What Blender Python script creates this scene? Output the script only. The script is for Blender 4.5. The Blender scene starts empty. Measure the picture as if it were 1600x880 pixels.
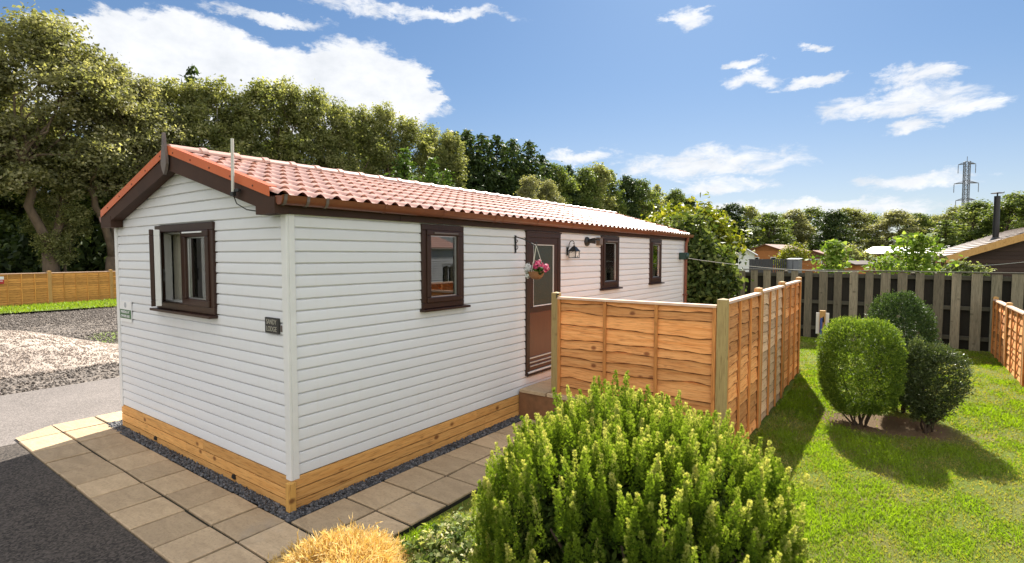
import bpy, bmesh, math, random
import numpy as np
from mathutils import Vector, Matrix
R_ = math.radians
sc = bpy.context.scene
col = sc.collection
rnd = random.Random(7)

# ------------------------------------------------------------------ camera
CAM_F, PITCH, YAW = 827.18, R_(-2.861), R_(-35.99)
CAM_LOC = np.array([4.066, -2.449, 2.143])
FW = np.array([math.sin(YAW)*math.cos(PITCH), math.cos(YAW)*math.cos(PITCH), math.sin(PITCH)])
RT = np.array([math.cos(YAW), -math.sin(YAW), 0.0])
UP = np.cross(RT, FW)
cam_d = bpy.data.cameras.new('camera'); cam = bpy.data.objects.new('camera', cam_d); col.objects.link(cam)
cam_d.sensor_fit = 'HORIZONTAL'; cam_d.sensor_width = 36.0; cam_d.lens = CAM_F/1600*36
cam_d.clip_start = 0.05; cam_d.clip_end = 5000
M = Matrix.Identity(4)
for i in range(3):
    M[i][0], M[i][1], M[i][2], M[i][3] = RT[i], UP[i], -FW[i], CAM_LOC[i]
cam.matrix_world = M
sc.camera = cam

def at(px, py, d):
    """world point seen at photo pixel (1600x880) at depth d"""
    return CAM_LOC + FW*d + RT*((px-800)/CAM_F*d) + UP*((440-py)/CAM_F*d)

# ------------------------------------------------------------------ light
SUN_AZ, SUN_EL = R_(-16.5), R_(40)
SUN_STRENGTH, SKY_STRENGTH = 4.4, 0.05
sc.view_settings.view_transform = 'Standard'
sc.view_settings.look = 'None'
sc.view_settings.gamma = 1.0
sc.view_settings.exposure = 1.6
sc.view_settings.use_curve_mapping = False
sun_d = bpy.data.lights.new('sun', 'SUN'); sun = bpy.data.objects.new('sun', sun_d); col.objects.link(sun)
sun_d.energy = SUN_STRENGTH; sun_d.angle = R_(0.53); sun_d.color = (1.0, 0.94, 0.84)
to_sun = Vector((math.sin(SUN_AZ)*math.cos(SUN_EL), math.cos(SUN_AZ)*math.cos(SUN_EL), math.sin(SUN_EL)))
sun.rotation_euler = to_sun.to_track_quat('Z', 'Y').to_euler()
sun.location = (0, 0, 60)

w = bpy.data.worlds.new('World'); sc.world = w; w.use_nodes = True
nt = w.node_tree; nt.nodes.clear()
def N(nt, typ, **kw):
    n = nt.nodes.new(typ)
    for k, v in kw.items():
        setattr(n, k, v)
    return n
def LK(nt, a, b): nt.links.new(a, b)
def math_n(nt, op, a, b=None, c=None, clamp=False):
    n = nt.nodes.new('ShaderNodeMath'); n.operation = op; n.use_clamp = clamp
    for i, v in enumerate((a, b, c)):
        if v is None: continue
        if isinstance(v, (int, float)): n.inputs[i].default_value = v
        else: nt.links.new(v, n.inputs[i])
    return n.outputs[0]
def maprange(nt, v, a, b, c=0.0, d=1.0, smooth=False):
    n = nt.nodes.new('ShaderNodeMapRange'); n.interpolation_type = 'SMOOTHSTEP' if smooth else 'LINEAR'
    nt.links.new(v, n.inputs['Value'])
    for k, x in zip(('From Min', 'From Max', 'To Min', 'To Max'), (a, b, c, d)): n.inputs[k].default_value = x
    return n.outputs[0]
def mixc(nt, fac, a, b, blend='MIX'):
    n = nt.nodes.new('ShaderNodeMix'); n.data_type = 'RGBA'; n.blend_type = blend; n.clamp_factor = True
    if isinstance(fac, (int, float)): n.inputs[0].default_value = fac
    else: nt.links.new(fac, n.inputs[0])
    for i, v in ((6, a), (7, b)):
        if isinstance(v, tuple): n.inputs[i].default_value = (*v[:3], 1)
        else: nt.links.new(v, n.inputs[i])
    return n.outputs[2]
def noise(nt, vec, scale, detail=4, rough=0.55, dist=0.0):
    n = nt.nodes.new('ShaderNodeTexNoise')
    if vec is not None: nt.links.new(vec, n.inputs['Vector'])
    n.inputs['Scale'].default_value = scale; n.inputs['Detail'].default_value = detail
    n.inputs['Roughness'].default_value = rough; n.inputs['Distortion'].default_value = dist
    return n.outputs[0]
def mapping(nt, vec, scale=(1, 1, 1), rot=(0, 0, 0), loc=(0, 0, 0)):
    n = nt.nodes.new('ShaderNodeMapping'); nt.links.new(vec, n.inputs[0])
    n.inputs['Scale'].default_value = scale; n.inputs['Rotation'].default_value = rot; n.inputs['Location'].default_value = loc
    return n.outputs[0]

sky = N(nt, 'ShaderNodeTexSky', sky_type='NISHITA', sun_disc=False, sun_elevation=SUN_EL, sun_rotation=SUN_AZ,
        air_density=1.0, dust_density=0.4, ozone_density=1.6, altitude=0)
tc = N(nt, 'ShaderNodeTexCoord'); dirv = tc.outputs['Generated']
sep = N(nt, 'ShaderNodeSeparateXYZ'); LK(nt, dirv, sep.inputs[0])
azn = math_n(nt, 'ARCTAN2', sep.outputs[0], sep.outputs[1])
eln = math_n(nt, 'ARCSINE', sep.outputs[2])
wv = N(nt, 'ShaderNodeCombineXYZ'); LK(nt, azn, wv.inputs[0]); LK(nt, eln, wv.inputs[1])
azw = math_n(nt, 'ADD', azn, math_n(nt, 'MULTIPLY', math_n(nt, 'SUBTRACT', noise(nt, mapping(nt, wv.outputs[0], (11, 26, 1), loc=(7, 2, 0)), 1.0, 6, 0.65), 0.5), 0.16))
elw = math_n(nt, 'ADD', eln, math_n(nt, 'MULTIPLY', math_n(nt, 'SUBTRACT', noise(nt, mapping(nt, wv.outputs[0], (13, 20, 1), loc=(1, 9, 0)), 1.0, 6, 0.65), 0.5), 0.06))
def az_el(px, py):
    d = FW + RT*((px-800)/CAM_F) + UP*((440-py)/CAM_F); d = d/np.linalg.norm(d)
    return math.atan2(d[0], d[1]), math.asin(d[2])
# (photo x, photo y, half width, half height) of each cloud puff, kept as directions in the sky
PUFFS = [(115, 80, 75, 56), (205, 72, 105, 56), (310, 84, 115, 66), (420, 128, 130, 62), (560, 132, 115, 66), (628, 145, 70, 50),
         (240, 130, 230, 80), (430, 150, 240, 70), (330, 160, 330, 85), (540, 165, 160, 50),
         (420, 26, 110, 11), (600, 16, 120, 16), (690, 20, 140, 12), (1075, 28, 42, 18), (1275, 75, 26, 10), (1165, 95, 34, 11),
         (1180, 125, 52, 17), (1265, 132, 62, 11), (1420, 122, 62, 24), (1400, 160, 150, 24), (1490, 166, 80, 22), (1420, 198, 60, 15),
         (905, 243, 68, 13), (1110, 256, 170, 26), (1130, 288, 95, 14), (1430, 282, 110, 17), (1200, 325, 230, 13), (1340, 328, 150, 11)]
field = None
for (px, py, hw, hh) in PUFFS:
    a0, e0 = az_el(px, py); a1, _ = az_el(px+hw, py); am, _ = az_el(px-hw, py); _, e1 = az_el(px, py-hh)
    wa = abs(a1-am)/2; we = abs(e1-e0)
    dx = math_n(nt, 'MULTIPLY', math_n(nt, 'SUBTRACT', azw, a0), 1/wa)
    dy = math_n(nt, 'MULTIPLY', math_n(nt, 'SUBTRACT', elw, e0), 1/we)
    r2 = math_n(nt, 'ADD', math_n(nt, 'MULTIPLY', dx, dx), math_n(nt, 'MULTIPLY', dy, dy))
    f = math_n(nt, 'SUBTRACT', 1.0, r2) if hh < 40 else math_n(nt, 'MULTIPLY_ADD', r2, -2.6, 2.9)
    field = f if field is None else math_n(nt, 'SMOOTH_MAX', field, f, 0.25)
cv = N(nt, 'ShaderNodeCombineXYZ'); LK(nt, azn, cv.inputs[0]); LK(nt, eln, cv.inputs[1])
cn = noise(nt, mapping(nt, cv.outputs[0], (16, 44, 1)), 1.0, 7, 0.68, 0.5)
fld = math_n(nt, 'ADD', field, math_n(nt, 'MULTIPLY', math_n(nt, 'SUBTRACT', cn, 0.5), 3.0))
cm = maprange(nt, fld, -0.1, 1.15, 0, 1, True)
# unseen clouds over and behind the viewer, added to fill the shaded walls
back = N(nt, 'ShaderNodeVectorMath', operation='DOT_PRODUCT'); LK(nt, dirv, back.inputs[0]); back.inputs[1].default_value = (-FW[0]*0.9, -FW[1]*0.9, 0.42)
bn = noise(nt, mapping(nt, dirv, (2.4, 2.4, 4.0)), 1.0, 6, 0.55, 0.2)
bm = math_n(nt, 'MULTIPLY', maprange(nt, bn, 0.36, 0.52, 0, 1, True), maprange(nt, back.outputs['Value'], 0.05, 0.45, 0, 1, True))
cn2 = noise(nt, mapping(nt, cv.outputs[0], (14, 22, 1), loc=(3, 1, 0)), 1.0, 5, 0.6)
cloud_front = mixc(nt, maprange(nt, cn2, 0.3, 0.7), (5.6, 5.8, 6.1), (7.3, 7.35, 7.5))
gm = N(nt, 'ShaderNodeGamma'); LK(nt, sky.outputs[0], gm.inputs[0]); gm.inputs[1].default_value = 0.62
sky_t = mixc(nt, 1.0, gm.outputs[0], (0.90, 1.15, 1.44), 'MULTIPLY')
zen = maprange(nt, eln, 0.0, 0.75, 0, 1)
sky_t = mixc(nt, maprange(nt, eln, 0.0, 0.33, 1, 0, True), sky_t, mixc(nt, 1.0, sky_t, (1.42, 1.16, 1.02), 'MULTIPLY'))
sky_t = mixc(nt, zen, sky_t, mixc(nt, 1.0, sky_t, (0.62, 0.80, 0.98), 'MULTIPLY'))
c1 = mixc(nt, math_n(nt, 'MULTIPLY', cm, 0.96), sky_t, cloud_front)
c2 = mixc(nt, bm, c1, (11.4, 11.2, 10.9))
bg = N(nt, 'ShaderNodeBackground'); LK(nt, c2, bg.inputs[0]); bg.inputs[1].default_value = SKY_STRENGTH
wo = N(nt, 'ShaderNodeOutputWorld'); LK(nt, bg.outputs[0], wo.inputs[0])

# ------------------------------------------------------------------ mesh helpers
def tag(o, label=None, cat=None, group=None, kind=None):
    if label: o['label'] = label
    if cat: o['category'] = cat
    if group: o['group'] = group
    if kind: o['kind'] = kind
    return o
def thing(name, loc, label, cat, group=None):
    o = bpy.data.objects.new(name, None); o.location = loc; o.empty_display_size = 0.2; col.objects.link(o)
    return tag(o, label, cat, group)
def root_loc(o):
    p = np.zeros(3)
    while o is not None:
        p = p + np.array(o.location); o = o.parent
    return p

def link_mesh(name, me, mat, parent=None, smooth=False):
    if mat is not None: me.materials.append(mat)
    if smooth: me.polygons.foreach_set('use_smooth', [True]*len(me.polygons))
    o = bpy.data.objects.new(name, me); col.objects.link(o)
    if parent is not None: o.parent = parent
    return o
def np_mesh(name, verts, faces_n, n, var=None):
    """verts (k,3); faces_n flat index array, n verts per face"""
    me = bpy.data.meshes.new(name)
    nf = len(faces_n)//n
    me.vertices.add(len(verts)); me.vertices.foreach_set('co', np.ascontiguousarray(verts, dtype=np.float32).ravel())
    me.loops.add(len(faces_n)); me.loops.foreach_set('vertex_index', np.asarray(faces_n, dtype=np.int32))
    me.polygons.add(nf); me.polygons.foreach_set('loop_start', np.arange(0, nf*n, n, dtype=np.int32))
    me.update(calc_edges=True)
    if var is not None:
        a = me.attributes.new('var', 'FLOAT', 'FACE'); a.data.foreach_set('value', np.asarray(var, dtype=np.float32))
    return me

class MB:
    def __init__(self): self.v = []; self.f = []; self.var = []
    def poly(self, pts, var=None):
        b = len(self.v); self.v += [tuple(p) for p in pts]; self.f.append(tuple(range(b, b+len(pts)))); self.var.append(rnd.random() if var is None else var)
    def add(self, vs, fs, var=None):
        b = len(self.v); self.v += [tuple(map(float, p)) for p in vs]; var = rnd.random() if var is None else var
        for f in fs: self.f.append(tuple(b+i for i in f)); self.var.append(var)
    def hexa(self, p, var=None):
        """8 corners: bottom 0-3 ccw, top 4-7"""
        self.add(p, [(3, 2, 1, 0), (4, 5, 6, 7), (0, 1, 5, 4), (1, 2, 6, 5), (2, 3, 7, 6), (3, 0, 4, 7)], var)
    def box(self, x0, x1, y0, y1, z0, z1, var=None):
        self.hexa([(x0, y0, z0), (x1, y0, z0), (x1, y1, z0), (x0, y1, z0), (x0, y0, z1), (x1, y0, z1), (x1, y1, z1), (x0, y1, z1)], var)
    def obox(self, c, ax, ay, az, var=None):
        """oriented box, half axes"""
        c, ax, ay, az = map(np.array, (c, ax, ay, az))
        self.hexa([c-ax-ay-az, c+ax-ay-az, c+ax+ay-az, c-ax+ay-az, c-ax-ay+az, c+ax-ay+az, c+ax+ay+az, c-ax+ay+az], var)
    def bar(self, a, b, w, h, up=(0, 0, 1), var=None):
        a, b, up = np.array(a, float), np.array(b, float), np.array(up, float)
        d = b-a; L = np.linalg.norm(d); d /= L; s = np.cross(d, up); s /= np.linalg.norm(s); u = np.cross(s, d)
        self.obox((a+b)/2, d*L/2, s*w/2, u*h/2, var)
    def tube(self, pts, radii, n=8, cap=True, var=None):
        pts = [np.array(p, float) for p in pts]
        if not hasattr(radii, '__len__'): radii = [radii]*len(pts)
        vs = []; prev = None
        for i, p in enumerate(pts):
            t = pts[min(i+1, len(pts)-1)]-pts[max(i-1, 0)]; t /= (np.linalg.norm(t)+1e-9)
            if prev is None:
                ref = np.array((0, 0, 1.0)) if abs(t[2]) < 0.9 else np.array((1.0, 0, 0))
                s = np.cross(t, ref)
            else: s = prev - t*np.dot(prev, t)
            s /= np.linalg.norm(s); prev = s; b = np.cross(t, s)
            for k in range(n):
                a = 2*math.pi*k/n; vs.append(p+radii[i]*(math.cos(a)*s+math.sin(a)*b))
        fs = []
        for i in range(len(pts)-1):
            for k in range(n):
                a, b2 = i*n+k, i*n+(k+1) % n
                fs.append((a, b2, b2+n, a+n))
        if cap: fs += [tuple(range(n-1, -1, -1)), tuple(range((len(pts)-1)*n, len(pts)*n))]
        self.add(vs, fs, var)
    def lathe(self, c, prof, n=20, axis='z', var=None):
        vs = []; fs = []
        for (r, h) in prof:
            for k in range(n):
                a = 2*math.pi*k/n; p = (r*math.cos(a), r*math.sin(a), h)
                if axis == 'x': p = (h, p[0], p[1])
                vs.append((c[0]+p[0], c[1]+p[1], c[2]+p[2]))
        for i in range(len(prof)-1):
            for k in range(n): fs.append((i*n+k, i*n+(k+1) % n, (i+1)*n+(k+1) % n, (i+1)*n+k))
        fs += [tuple(range(n-1, -1, -1)), tuple(range((len(prof)-1)*n, len(prof)*n))]
        self.add(vs, fs, var)
    def strip(self, profA, profB, var=None, close=False):
        n = len(profA); fs = [(i, i+1, n+i+1, n+i) for i in range(n-1)]
        if close: fs.append((n-1, 0, n, 2*n-1))
        self.add(list(profA)+list(profB), fs, var)
    def build(self, name, mat, parent=None, smooth=False, bevel=0.0, angle=40):
        off = root_loc(parent) if parent is not None else np.zeros(3)
        me = bpy.data.meshes.new(name)
        me.from_pydata([tuple(np.array(v)-off) for v in self.v], [], self.f); me.update()
        bm_ = bmesh.new(); bm_.from_mesh(me); bmesh.ops.recalc_face_normals(bm_, faces=bm_.faces); bm_.to_mesh(me); bm_.free()
        a = me.attributes.new('var', 'FLOAT', 'FACE'); a.data.foreach_set('value', self.var)
        o = link_mesh(name, me, mat, parent, smooth)
        if smooth:
            me.set_sharp_from_angle(angle=R_(angle))
        if bevel > 0:
            m = o.modifiers.new('bevel', 'BEVEL'); m.width = bevel; m.segments = 2; m.limit_method = 'ANGLE'; m.angle_limit = R_(50)
        return o

def ss(x): x = np.clip(x, 0, 1); return x*x*(3-2*x)

# ------------------------------------------------------------------ materials
def new_mat(name):
    m = bpy.data.materials.new(name); m.use_nodes = True; t = m.node_tree
    b = t.nodes['Principled BSDF']
    return m, t, b
def objco(t): return N(t, 'ShaderNodeTexCoord').outputs['Object']
def geopos(t): return N(t, 'ShaderNodeNewGeometry').outputs['Position']
def var_attr(t):
    a = N(t, 'ShaderNodeAttribute', attribute_name='var'); return a.outputs['Fac']
def bump(t, b, h, strength=0.3, dist=0.01):
    n = N(t, 'ShaderNodeBump'); n.inputs['Strength'].default_value = strength; n.inputs['Distance'].default_value = dist
    LK(t, h, n.inputs['Height']); LK(t, n.outputs[0], b.inputs['Normal'])

def simple(name, c, rough=0.5, c2=None, scale=8, metallic=0.0, spec=0.5, bmp=0.0, bscale=60, stretch=(1, 1, 1)):
    m, t, b = new_mat(name); p = geopos(t)
    c2 = c2 or tuple(x*0.8 for x in c)
    n = noise(t, mapping(t, p, stretch), scale, 5, 0.6)
    LK(t, mixc(t, maprange(t, n, 0.3, 0.7), c, c2), b.inputs['Base Color'])
    b.inputs['Roughness'].default_value = rough; b.inputs['Metallic'].default_value = metallic
    b.inputs['Specular IOR Level'].default_value = spec
    if bmp: bump(t, b, noise(t, mapping(t, p, stretch), bscale, 3), bmp, 0.005)
    return m

def wood(name, c1, c2, dark, stretch, rough=0.7, knots=0.6, vamt=0.35, grain=14):
    # faces whose 'var' is negative get a dark bark rim that also paints the lap shadow
    """stretch scales object coordinates so the grain runs along the axis with the small factor"""
    m, t, b = new_mat(name); p = geopos(t); v = var_attr(t)
    off = N(t, 'ShaderNodeCombineXYZ')
    for i in range(3): LK(t, math_n(t, 'MULTIPLY', v, 17.0+5*i), off.inputs[i])
    add = N(t, 'ShaderNodeVectorMath', operation='ADD'); LK(t, mapping(t, p, stretch), add.inputs[0]); LK(t, off.outputs[0], add.inputs[1])
    vec = add.outputs[0]
    g = noise(t, vec, grain, 6, 0.65, 0.6)
    base = mixc(t, maprange(t, g, 0.28, 0.72), c1, c2)
    base = mixc(t, maprange(t, noise(t, vec, grain*3.2, 3, 0.6), 0.50, 0.72, 0, 0.6), base, dark)
    vo = N(t, 'ShaderNodeTexVoronoi'); ad2 = N(t, 'ShaderNodeVectorMath', operation='ADD'); LK(t, mapping(t, p, (3.6, 3.6, 5.2)), ad2.inputs[0]); LK(t, off.outputs[0], ad2.inputs[1]); LK(t, ad2.outputs[0], vo.inputs['Vector']); vo.inputs['Scale'].default_value = 1.0
    kn = maprange(t, math_n(t, 'ADD', vo.outputs['Distance'], math_n(t, 'MULTIPLY', math_n(t, 'SUBTRACT', g, 0.5), 0.12)), 0.075, 0.165, knots, 0)
    base = mixc(t, kn, base, dark)
    hv = N(t, 'ShaderNodeHueSaturation'); LK(t, base, hv.inputs['Color'])
    LK(t, maprange(t, v, 0, 1, 1-vamt*0.6, 1+vamt*0.6), hv.inputs['Value'])
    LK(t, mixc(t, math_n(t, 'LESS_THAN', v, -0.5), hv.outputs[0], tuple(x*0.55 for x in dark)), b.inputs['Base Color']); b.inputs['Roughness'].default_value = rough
    b.inputs['Specular IOR Level'].default_value = 0.3
    bump(t, b, g, 0.35, 0.004)
    return m

def leaf_mat(name, ca, cb, cc=None, trans=0.45, rough=0.55, spec=0.2, tcol=None):
    m, t, b = new_mat(name); v = var_attr(t)
    r = N(t, 'ShaderNodeValToRGB'); LK(t, v, r.inputs[0])
    e = r.color_ramp.elements; e[0].color = (*ca, 1); e[0].position = 0.1; e[1].color = (*(cc or cb), 1); e[1].position = 0.95
    x = e.new(0.6); x.color = (*cb, 1)
    LK(t, r.outputs[0], b.inputs['Base Color']); b.inputs['Roughness'].default_value = rough
    b.inputs['Specular IOR Level'].default_value = spec
    tr = N(t, 'ShaderNodeBsdfTranslucent')
    LK(t, mixc(t, 1.0, r.outputs[0], tcol or (1.25, 1.25, 0.6), 'MULTIPLY'), tr.inputs[0])
    mx = N(t, 'ShaderNodeMixShader'); mx.inputs[0].default_value = trans
    LK(t, b.outputs[0], mx.inputs[1]); LK(t, tr.outputs[0], mx.inputs[2])
    LK(t, mx.outputs[0], t.nodes['Material Output'].inputs[0])
    return m

def glass_mat(name, tint=(0.9, 0.93, 0.92), refl=1.0, rough=0.0, frost=False):
    m, t, b = new_mat(name); t.nodes.remove(b)
    gl = N(t, 'ShaderNodeBsdfGlossy'); gl.inputs['Roughness'].default_value = 0.02 if not frost else 0.25; gl.inputs['Color'].default_value = (1, 1, 1, 1)
    if frost:
        tr = N(t, 'ShaderNodeBsdfPrincipled'); p = geopos(t)
        LK(t, mixc(t, noise(t, p, 90, 3), (0.010, 0.014, 0.008), (0.040, 0.050, 0.032)), tr.inputs['Base Color']); tr.inputs['Roughness'].default_value = 0.5; tr.inputs['Specular IOR Level'].default_value = 0.15
        n2 = noise(t, p, 70, 2); bump(t, tr, n2, 0.7, 0.006); bump(t, gl, n2, 0.7, 0.006)
    else:
        tr = N(t, 'ShaderNodeBsdfTransparent'); tr.inputs[0].default_value = (*tint, 1)
    fr = N(t, 'ShaderNodeFresnel'); fr.inputs[0].default_value = 1.52
    mx = N(t, 'ShaderNodeMixShader'); LK(t, math_n(t, 'MULTIPLY_ADD', fr.outputs[0], (0.7 if frost else 1.7)*refl, 0.0 if frost else 0.06, clamp=True), mx.inputs[0])
    LK(t, tr.outputs[0], mx.inputs[1]); LK(t, gl.outputs[0], mx.inputs[2]); LK(t, mx.outputs[0], t.nodes['Material Output'].inputs[0])
    return m

m_clad, t, b = new_mat('white_cladding')
p = geopos(t); n1 = noise(t, mapping(t, p, (1, 1, 6)), 1.6, 5, 0.6); n2 = noise(t, mapping(t, p, (6, 6, 0.8)), 3, 4, 0.6)
cc = mixc(t, maprange(t, n1, 0.35, 0.75, 0, 0.5), (0.70, 0.705, 0.725), (0.64, 0.64, 0.65))
cc = mixc(t, maprange(t, n2, 0.55, 0.85, 0, 0.35), cc, (0.62, 0.60, 0.55))
hv = N(t, 'ShaderNodeHueSaturation'); LK(t, cc, hv.inputs['Color']); LK(t, maprange(t, var_attr(t), 0, 1, 0.97, 1.02), hv.inputs['Value'])
LK(t, hv.outputs[0], b.inputs['Base Color']); b.inputs['Roughness'].default_value = 0.38; b.inputs['Specular IOR Level'].default_value = 0.45
bump(t, b, noise(t, mapping(t, p, (2, 2, 40)), 8, 3), 0.08, 0.003)
m_white = simple('white_plastic', (0.72, 0.72, 0.715), 0.35, (0.66, 0.66, 0.65), 5)
m_brown = simple('dark_brown_plastic', (0.042, 0.016, 0.009), 0.4, (0.028, 0.011, 0.007), 30, spec=0.35, stretch=(1, 1, 0.15))
m_fascia = simple('brown_fascia', (0.050, 0.024, 0.016), 0.6, (0.036, 0.018, 0.012), 6, spec=0.25, bmp=0.1)
m_barge = simple('brown_bargeboard', (0.062, 0.031, 0.021), 0.65, (0.044, 0.023, 0.016), 5, spec=0.2, bmp=0.1)
m_gutter = simple('red_brown_gutter', (0.20, 0.062, 0.030), 0.32, (0.15, 0.047, 0.025), 4)
m_doorpanel = simple('brown_door_panel', (0.115, 0.042, 0.020), 0.36, (0.085, 0.030, 0.015), 20, stretch=(3, 3, 0.2))
m_verge = simple('orange_verge_metal', (0.60, 0.135, 0.036), 0.38, (0.52, 0.11, 0.032), 4)
m_screw = simple('rusty_screw', (0.12, 0.03, 0.015), 0.5)
m_finial = simple('grey_brown_finial', (0.16, 0.125, 0.11), 0.5, (0.12, 0.095, 0.085), 8)
m_alu = simple('aluminium', (0.6, 0.6, 0.6), 0.3, metallic=0.9)
m_black = simple('black_metal', (0.012, 0.012, 0.012), 0.42)
m_cream = simple('cream_lining', (0.62, 0.58, 0.48), 0.8)
m_inside = simple('lodge_interior', (0.35, 0.32, 0.28), 0.9)
m_glass = glass_mat('window_glass')
m_frost = glass_mat('obscure_glass', frost=True)

m_roof, t, b = new_mat('terracotta_roof_tiles')
p = geopos(t); n1 = noise(t, p, 1.1, 6, 0.65); n2 = noise(t, p, 26, 5, 0.7)
cc = mixc(t, maprange(t, n1, 0.35, 0.7), (0.55, 0.325, 0.255), (0.48, 0.295, 0.245))
cc = mixc(t, maprange(t, n2, 0.5, 0.75, 0, 0.55), cc, (0.60, 0.44, 0.36))
cc = mixc(t, maprange(t, noise(t, p, 9, 5, 0.7), 0.6, 0.75, 0, 0.6), cc, (0.40, 0.20, 0.13))
LK(t, cc, b.inputs['Base Color']); b.inputs['Roughness'].default_value = 0.45; b.inputs['Specular IOR Level'].default_value = 0.5
bump(t, b, n2, 0.2, 0.003)

m_fenceX = wood('orange_larch_boards_x', (0.86, 0.43, 0.165), (0.62, 0.23, 0.062), (0.20, 0.055, 0.018), (1.1, 1.1, 20), 0.75, 0.85, 0.55, 1.6)
m_fencePale = wood('pale_larch_boards', (0.72, 0.50, 0.32), (0.64, 0.41, 0.235), (0.32, 0.15, 0.06), (1.1, 1.1, 20), 0.75, 0.7, 0.45, 1.6)
m_fenceFar = wood('golden_larch_boards', (0.66, 0.33, 0.085), (0.54, 0.25, 0.058), (0.25, 0.09, 0.025), (1.3, 1.3, 18), 0.75, 0.4, 0.4, 1.6)
m_batten = wood('orange_batten', (0.66, 0.29, 0.085), (0.54, 0.20, 0.055), (0.17, 0.055, 0.017), (14, 14, 1.0), 0.75, 0.3, 0.25, 2)
m_cap = wood('pale_cap_rail', (0.62, 0.44, 0.32), (0.56, 0.36, 0.24), (0.35, 0.18, 0.1), (1.5, 1.5, 20), 0.7, 0.2, 0.2, 2)
m_post = wood('treated_post', (0.42, 0.31, 0.135), (0.35, 0.25, 0.10), (0.15, 0.09, 0.035), (16, 16, 1.0), 0.75, 0.5, 0.2, 2)
m_postOr = wood('orange_post', (0.52, 0.31, 0.115), (0.45, 0.25, 0.085), (0.19, 0.08, 0.025), (16, 16, 1.0), 0.75, 0.4, 0.2, 2)
m_skirt = wood('amber_skirting', (0.74, 0.42, 0.145), (0.60, 0.28, 0.075), (0.19, 0.07, 0.02), (1.1, 1.1, 16), 0.68, 0.95, 0.3, 1.8)
m_skirtP = wood('amber_skirting_post', (0.70, 0.40, 0.11), (0.58, 0.30, 0.072), (0.17, 0.065, 0.02), (16, 16, 1.0), 0.68, 0.9, 0.1, 1.8)
m_grey = wood('weathered_grey_board', (0.25, 0.215, 0.15), (0.125, 0.115, 0.080), (0.035, 0.033, 0.022), (14, 14, 0.9), 0.9, 0.5, 0.6, 2)
m_lodgeb = wood('brown_lodge_boards', (0.060, 0.034, 0.024), (0.045, 0.026, 0.019), (0.02, 0.012, 0.01), (1, 1, 12), 0.7, 0.1, 0.3, 2)
m_lodgeo = wood('orange_lodge_boards', (0.38, 0.15, 0.045), (0.30, 0.11, 0.035), (0.14, 0.05, 0.02), (1, 1, 9), 0.7, 0.1, 0.4, 2)

def bark(name, c, c2, sc_=6):
    return simple(name, c, 0.9, c2, sc_, bmp=0.6, bscale=22, stretch=(1, 1, 0.35), spec=0.2)
m_bark = bark('grey_brown_bark', (0.17, 0.125, 0.085), (0.085, 0.065, 0.045))
m_birch = bark('pale_birch_bark', (0.46, 0.44, 0.40), (0.10, 0.09, 0.08), 3)
m_barkd = bark('dark_bark', (0.075, 0.052, 0.036), (0.045, 0.032, 0.022))

# ------------------------------------------------------------------ ground
def lawn_z(x, y):
    return -0.035 - 0.125*ss((x-1.0)/1.3)*(1-0.75*ss((np.asarray(y)-6.0)/3.0)) + 0.012*np.sin(x*2.1+1)*np.cos(y*1.7)
def grid_mesh(name, x0, x1, y0, y1, nx, ny, zf, mat, smooth=True):
    xs = np.linspace(x0, x1, nx); ys = np.linspace(y0, y1, ny); X, Y = np.meshgrid(xs, ys); Z = zf(X, Y)
    v = np.stack([X, Y, Z], -1).reshape(-1, 3)
    i = np.arange((nx-1)*(ny-1)); r, c = i//(nx-1), i % (nx-1); a = r*nx+c
    me = np_mesh(name, v, np.stack([a, a+1, a+nx+1, a+nx], -1).ravel(), 4)
    return link_mesh(name, me, mat, None, smooth)

m_earth, t, b = new_mat('rough_field'); p = geopos(t)
cc = mixc(t, maprange(t, noise(t, p, 0.25, 6), 0.35, 0.7), (0.075, 0.10, 0.025), (0.13, 0.125, 0.05)); LK(t, cc, b.inputs['Base Color']); b.inputs['Roughness'].default_value = 0.95
grid_mesh('ground', -700, 700, -500, 900, 12, 12, lambda X, Y: X*0-0.30, m_earth)['kind'] = 'structure'

m_lawn, t, b = new_mat('patchy_lawn_soil'); p = geopos(t)
nbig = noise(t, p, 0.9, 6, 0.6, 0.4); nf = noise(t, p, 22, 5, 0.7)
cc = mixc(t, maprange(t, nf, 0.3, 0.7), (0.115, 0.170, 0.018), (0.19, 0.235, 0.036))
cc = mixc(t, maprange(t, nbig, 0.5, 0.68, 0, 0.8), cc, (0.25, 0.20, 0.085))
d1 = N(t, 'ShaderNodeVectorMath', operation='DISTANCE'); LK(t, mapping(t, p, (0.62, 0.95, 0)), d1.inputs[0]); d1.inputs[1].default_value = (4.05*0.62, 6.25*0.95, 0)
soilm = maprange(t, math_n(t, 'ADD', d1.outputs['Value'], math_n(t, 'MULTIPLY', math_n(t, 'SUBTRACT', nbig, 0.5), 0.8)), 0.42, 0.56, 1, 0)
cc = mixc(t, soilm, cc, mixc(t, nf, (0.16, 0.095, 0.055), (0.24, 0.16, 0.10)))
cc = mixc(t, maprange(t, noise(t, p, 75, 4, 0.75), 0.40, 0.55, 0.45, 0), cc, (0.07, 0.09, 0.016))
LK(t, cc, b.inputs['Base Color']); b.inputs['Roughness'].default_value = 0.95; b.inputs['Specular IOR Level'].default_value = 0.15
bump(t, b, math_n(t, 'ADD', nf, noise(t, p, 75, 4, 0.75)), 1.0, 0.03)
grid_mesh('lawn', 1.02, 13.0, -9.0, 15.5, 90, 160, lawn_z, m_lawn)['kind'] = 'structure'

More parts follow.
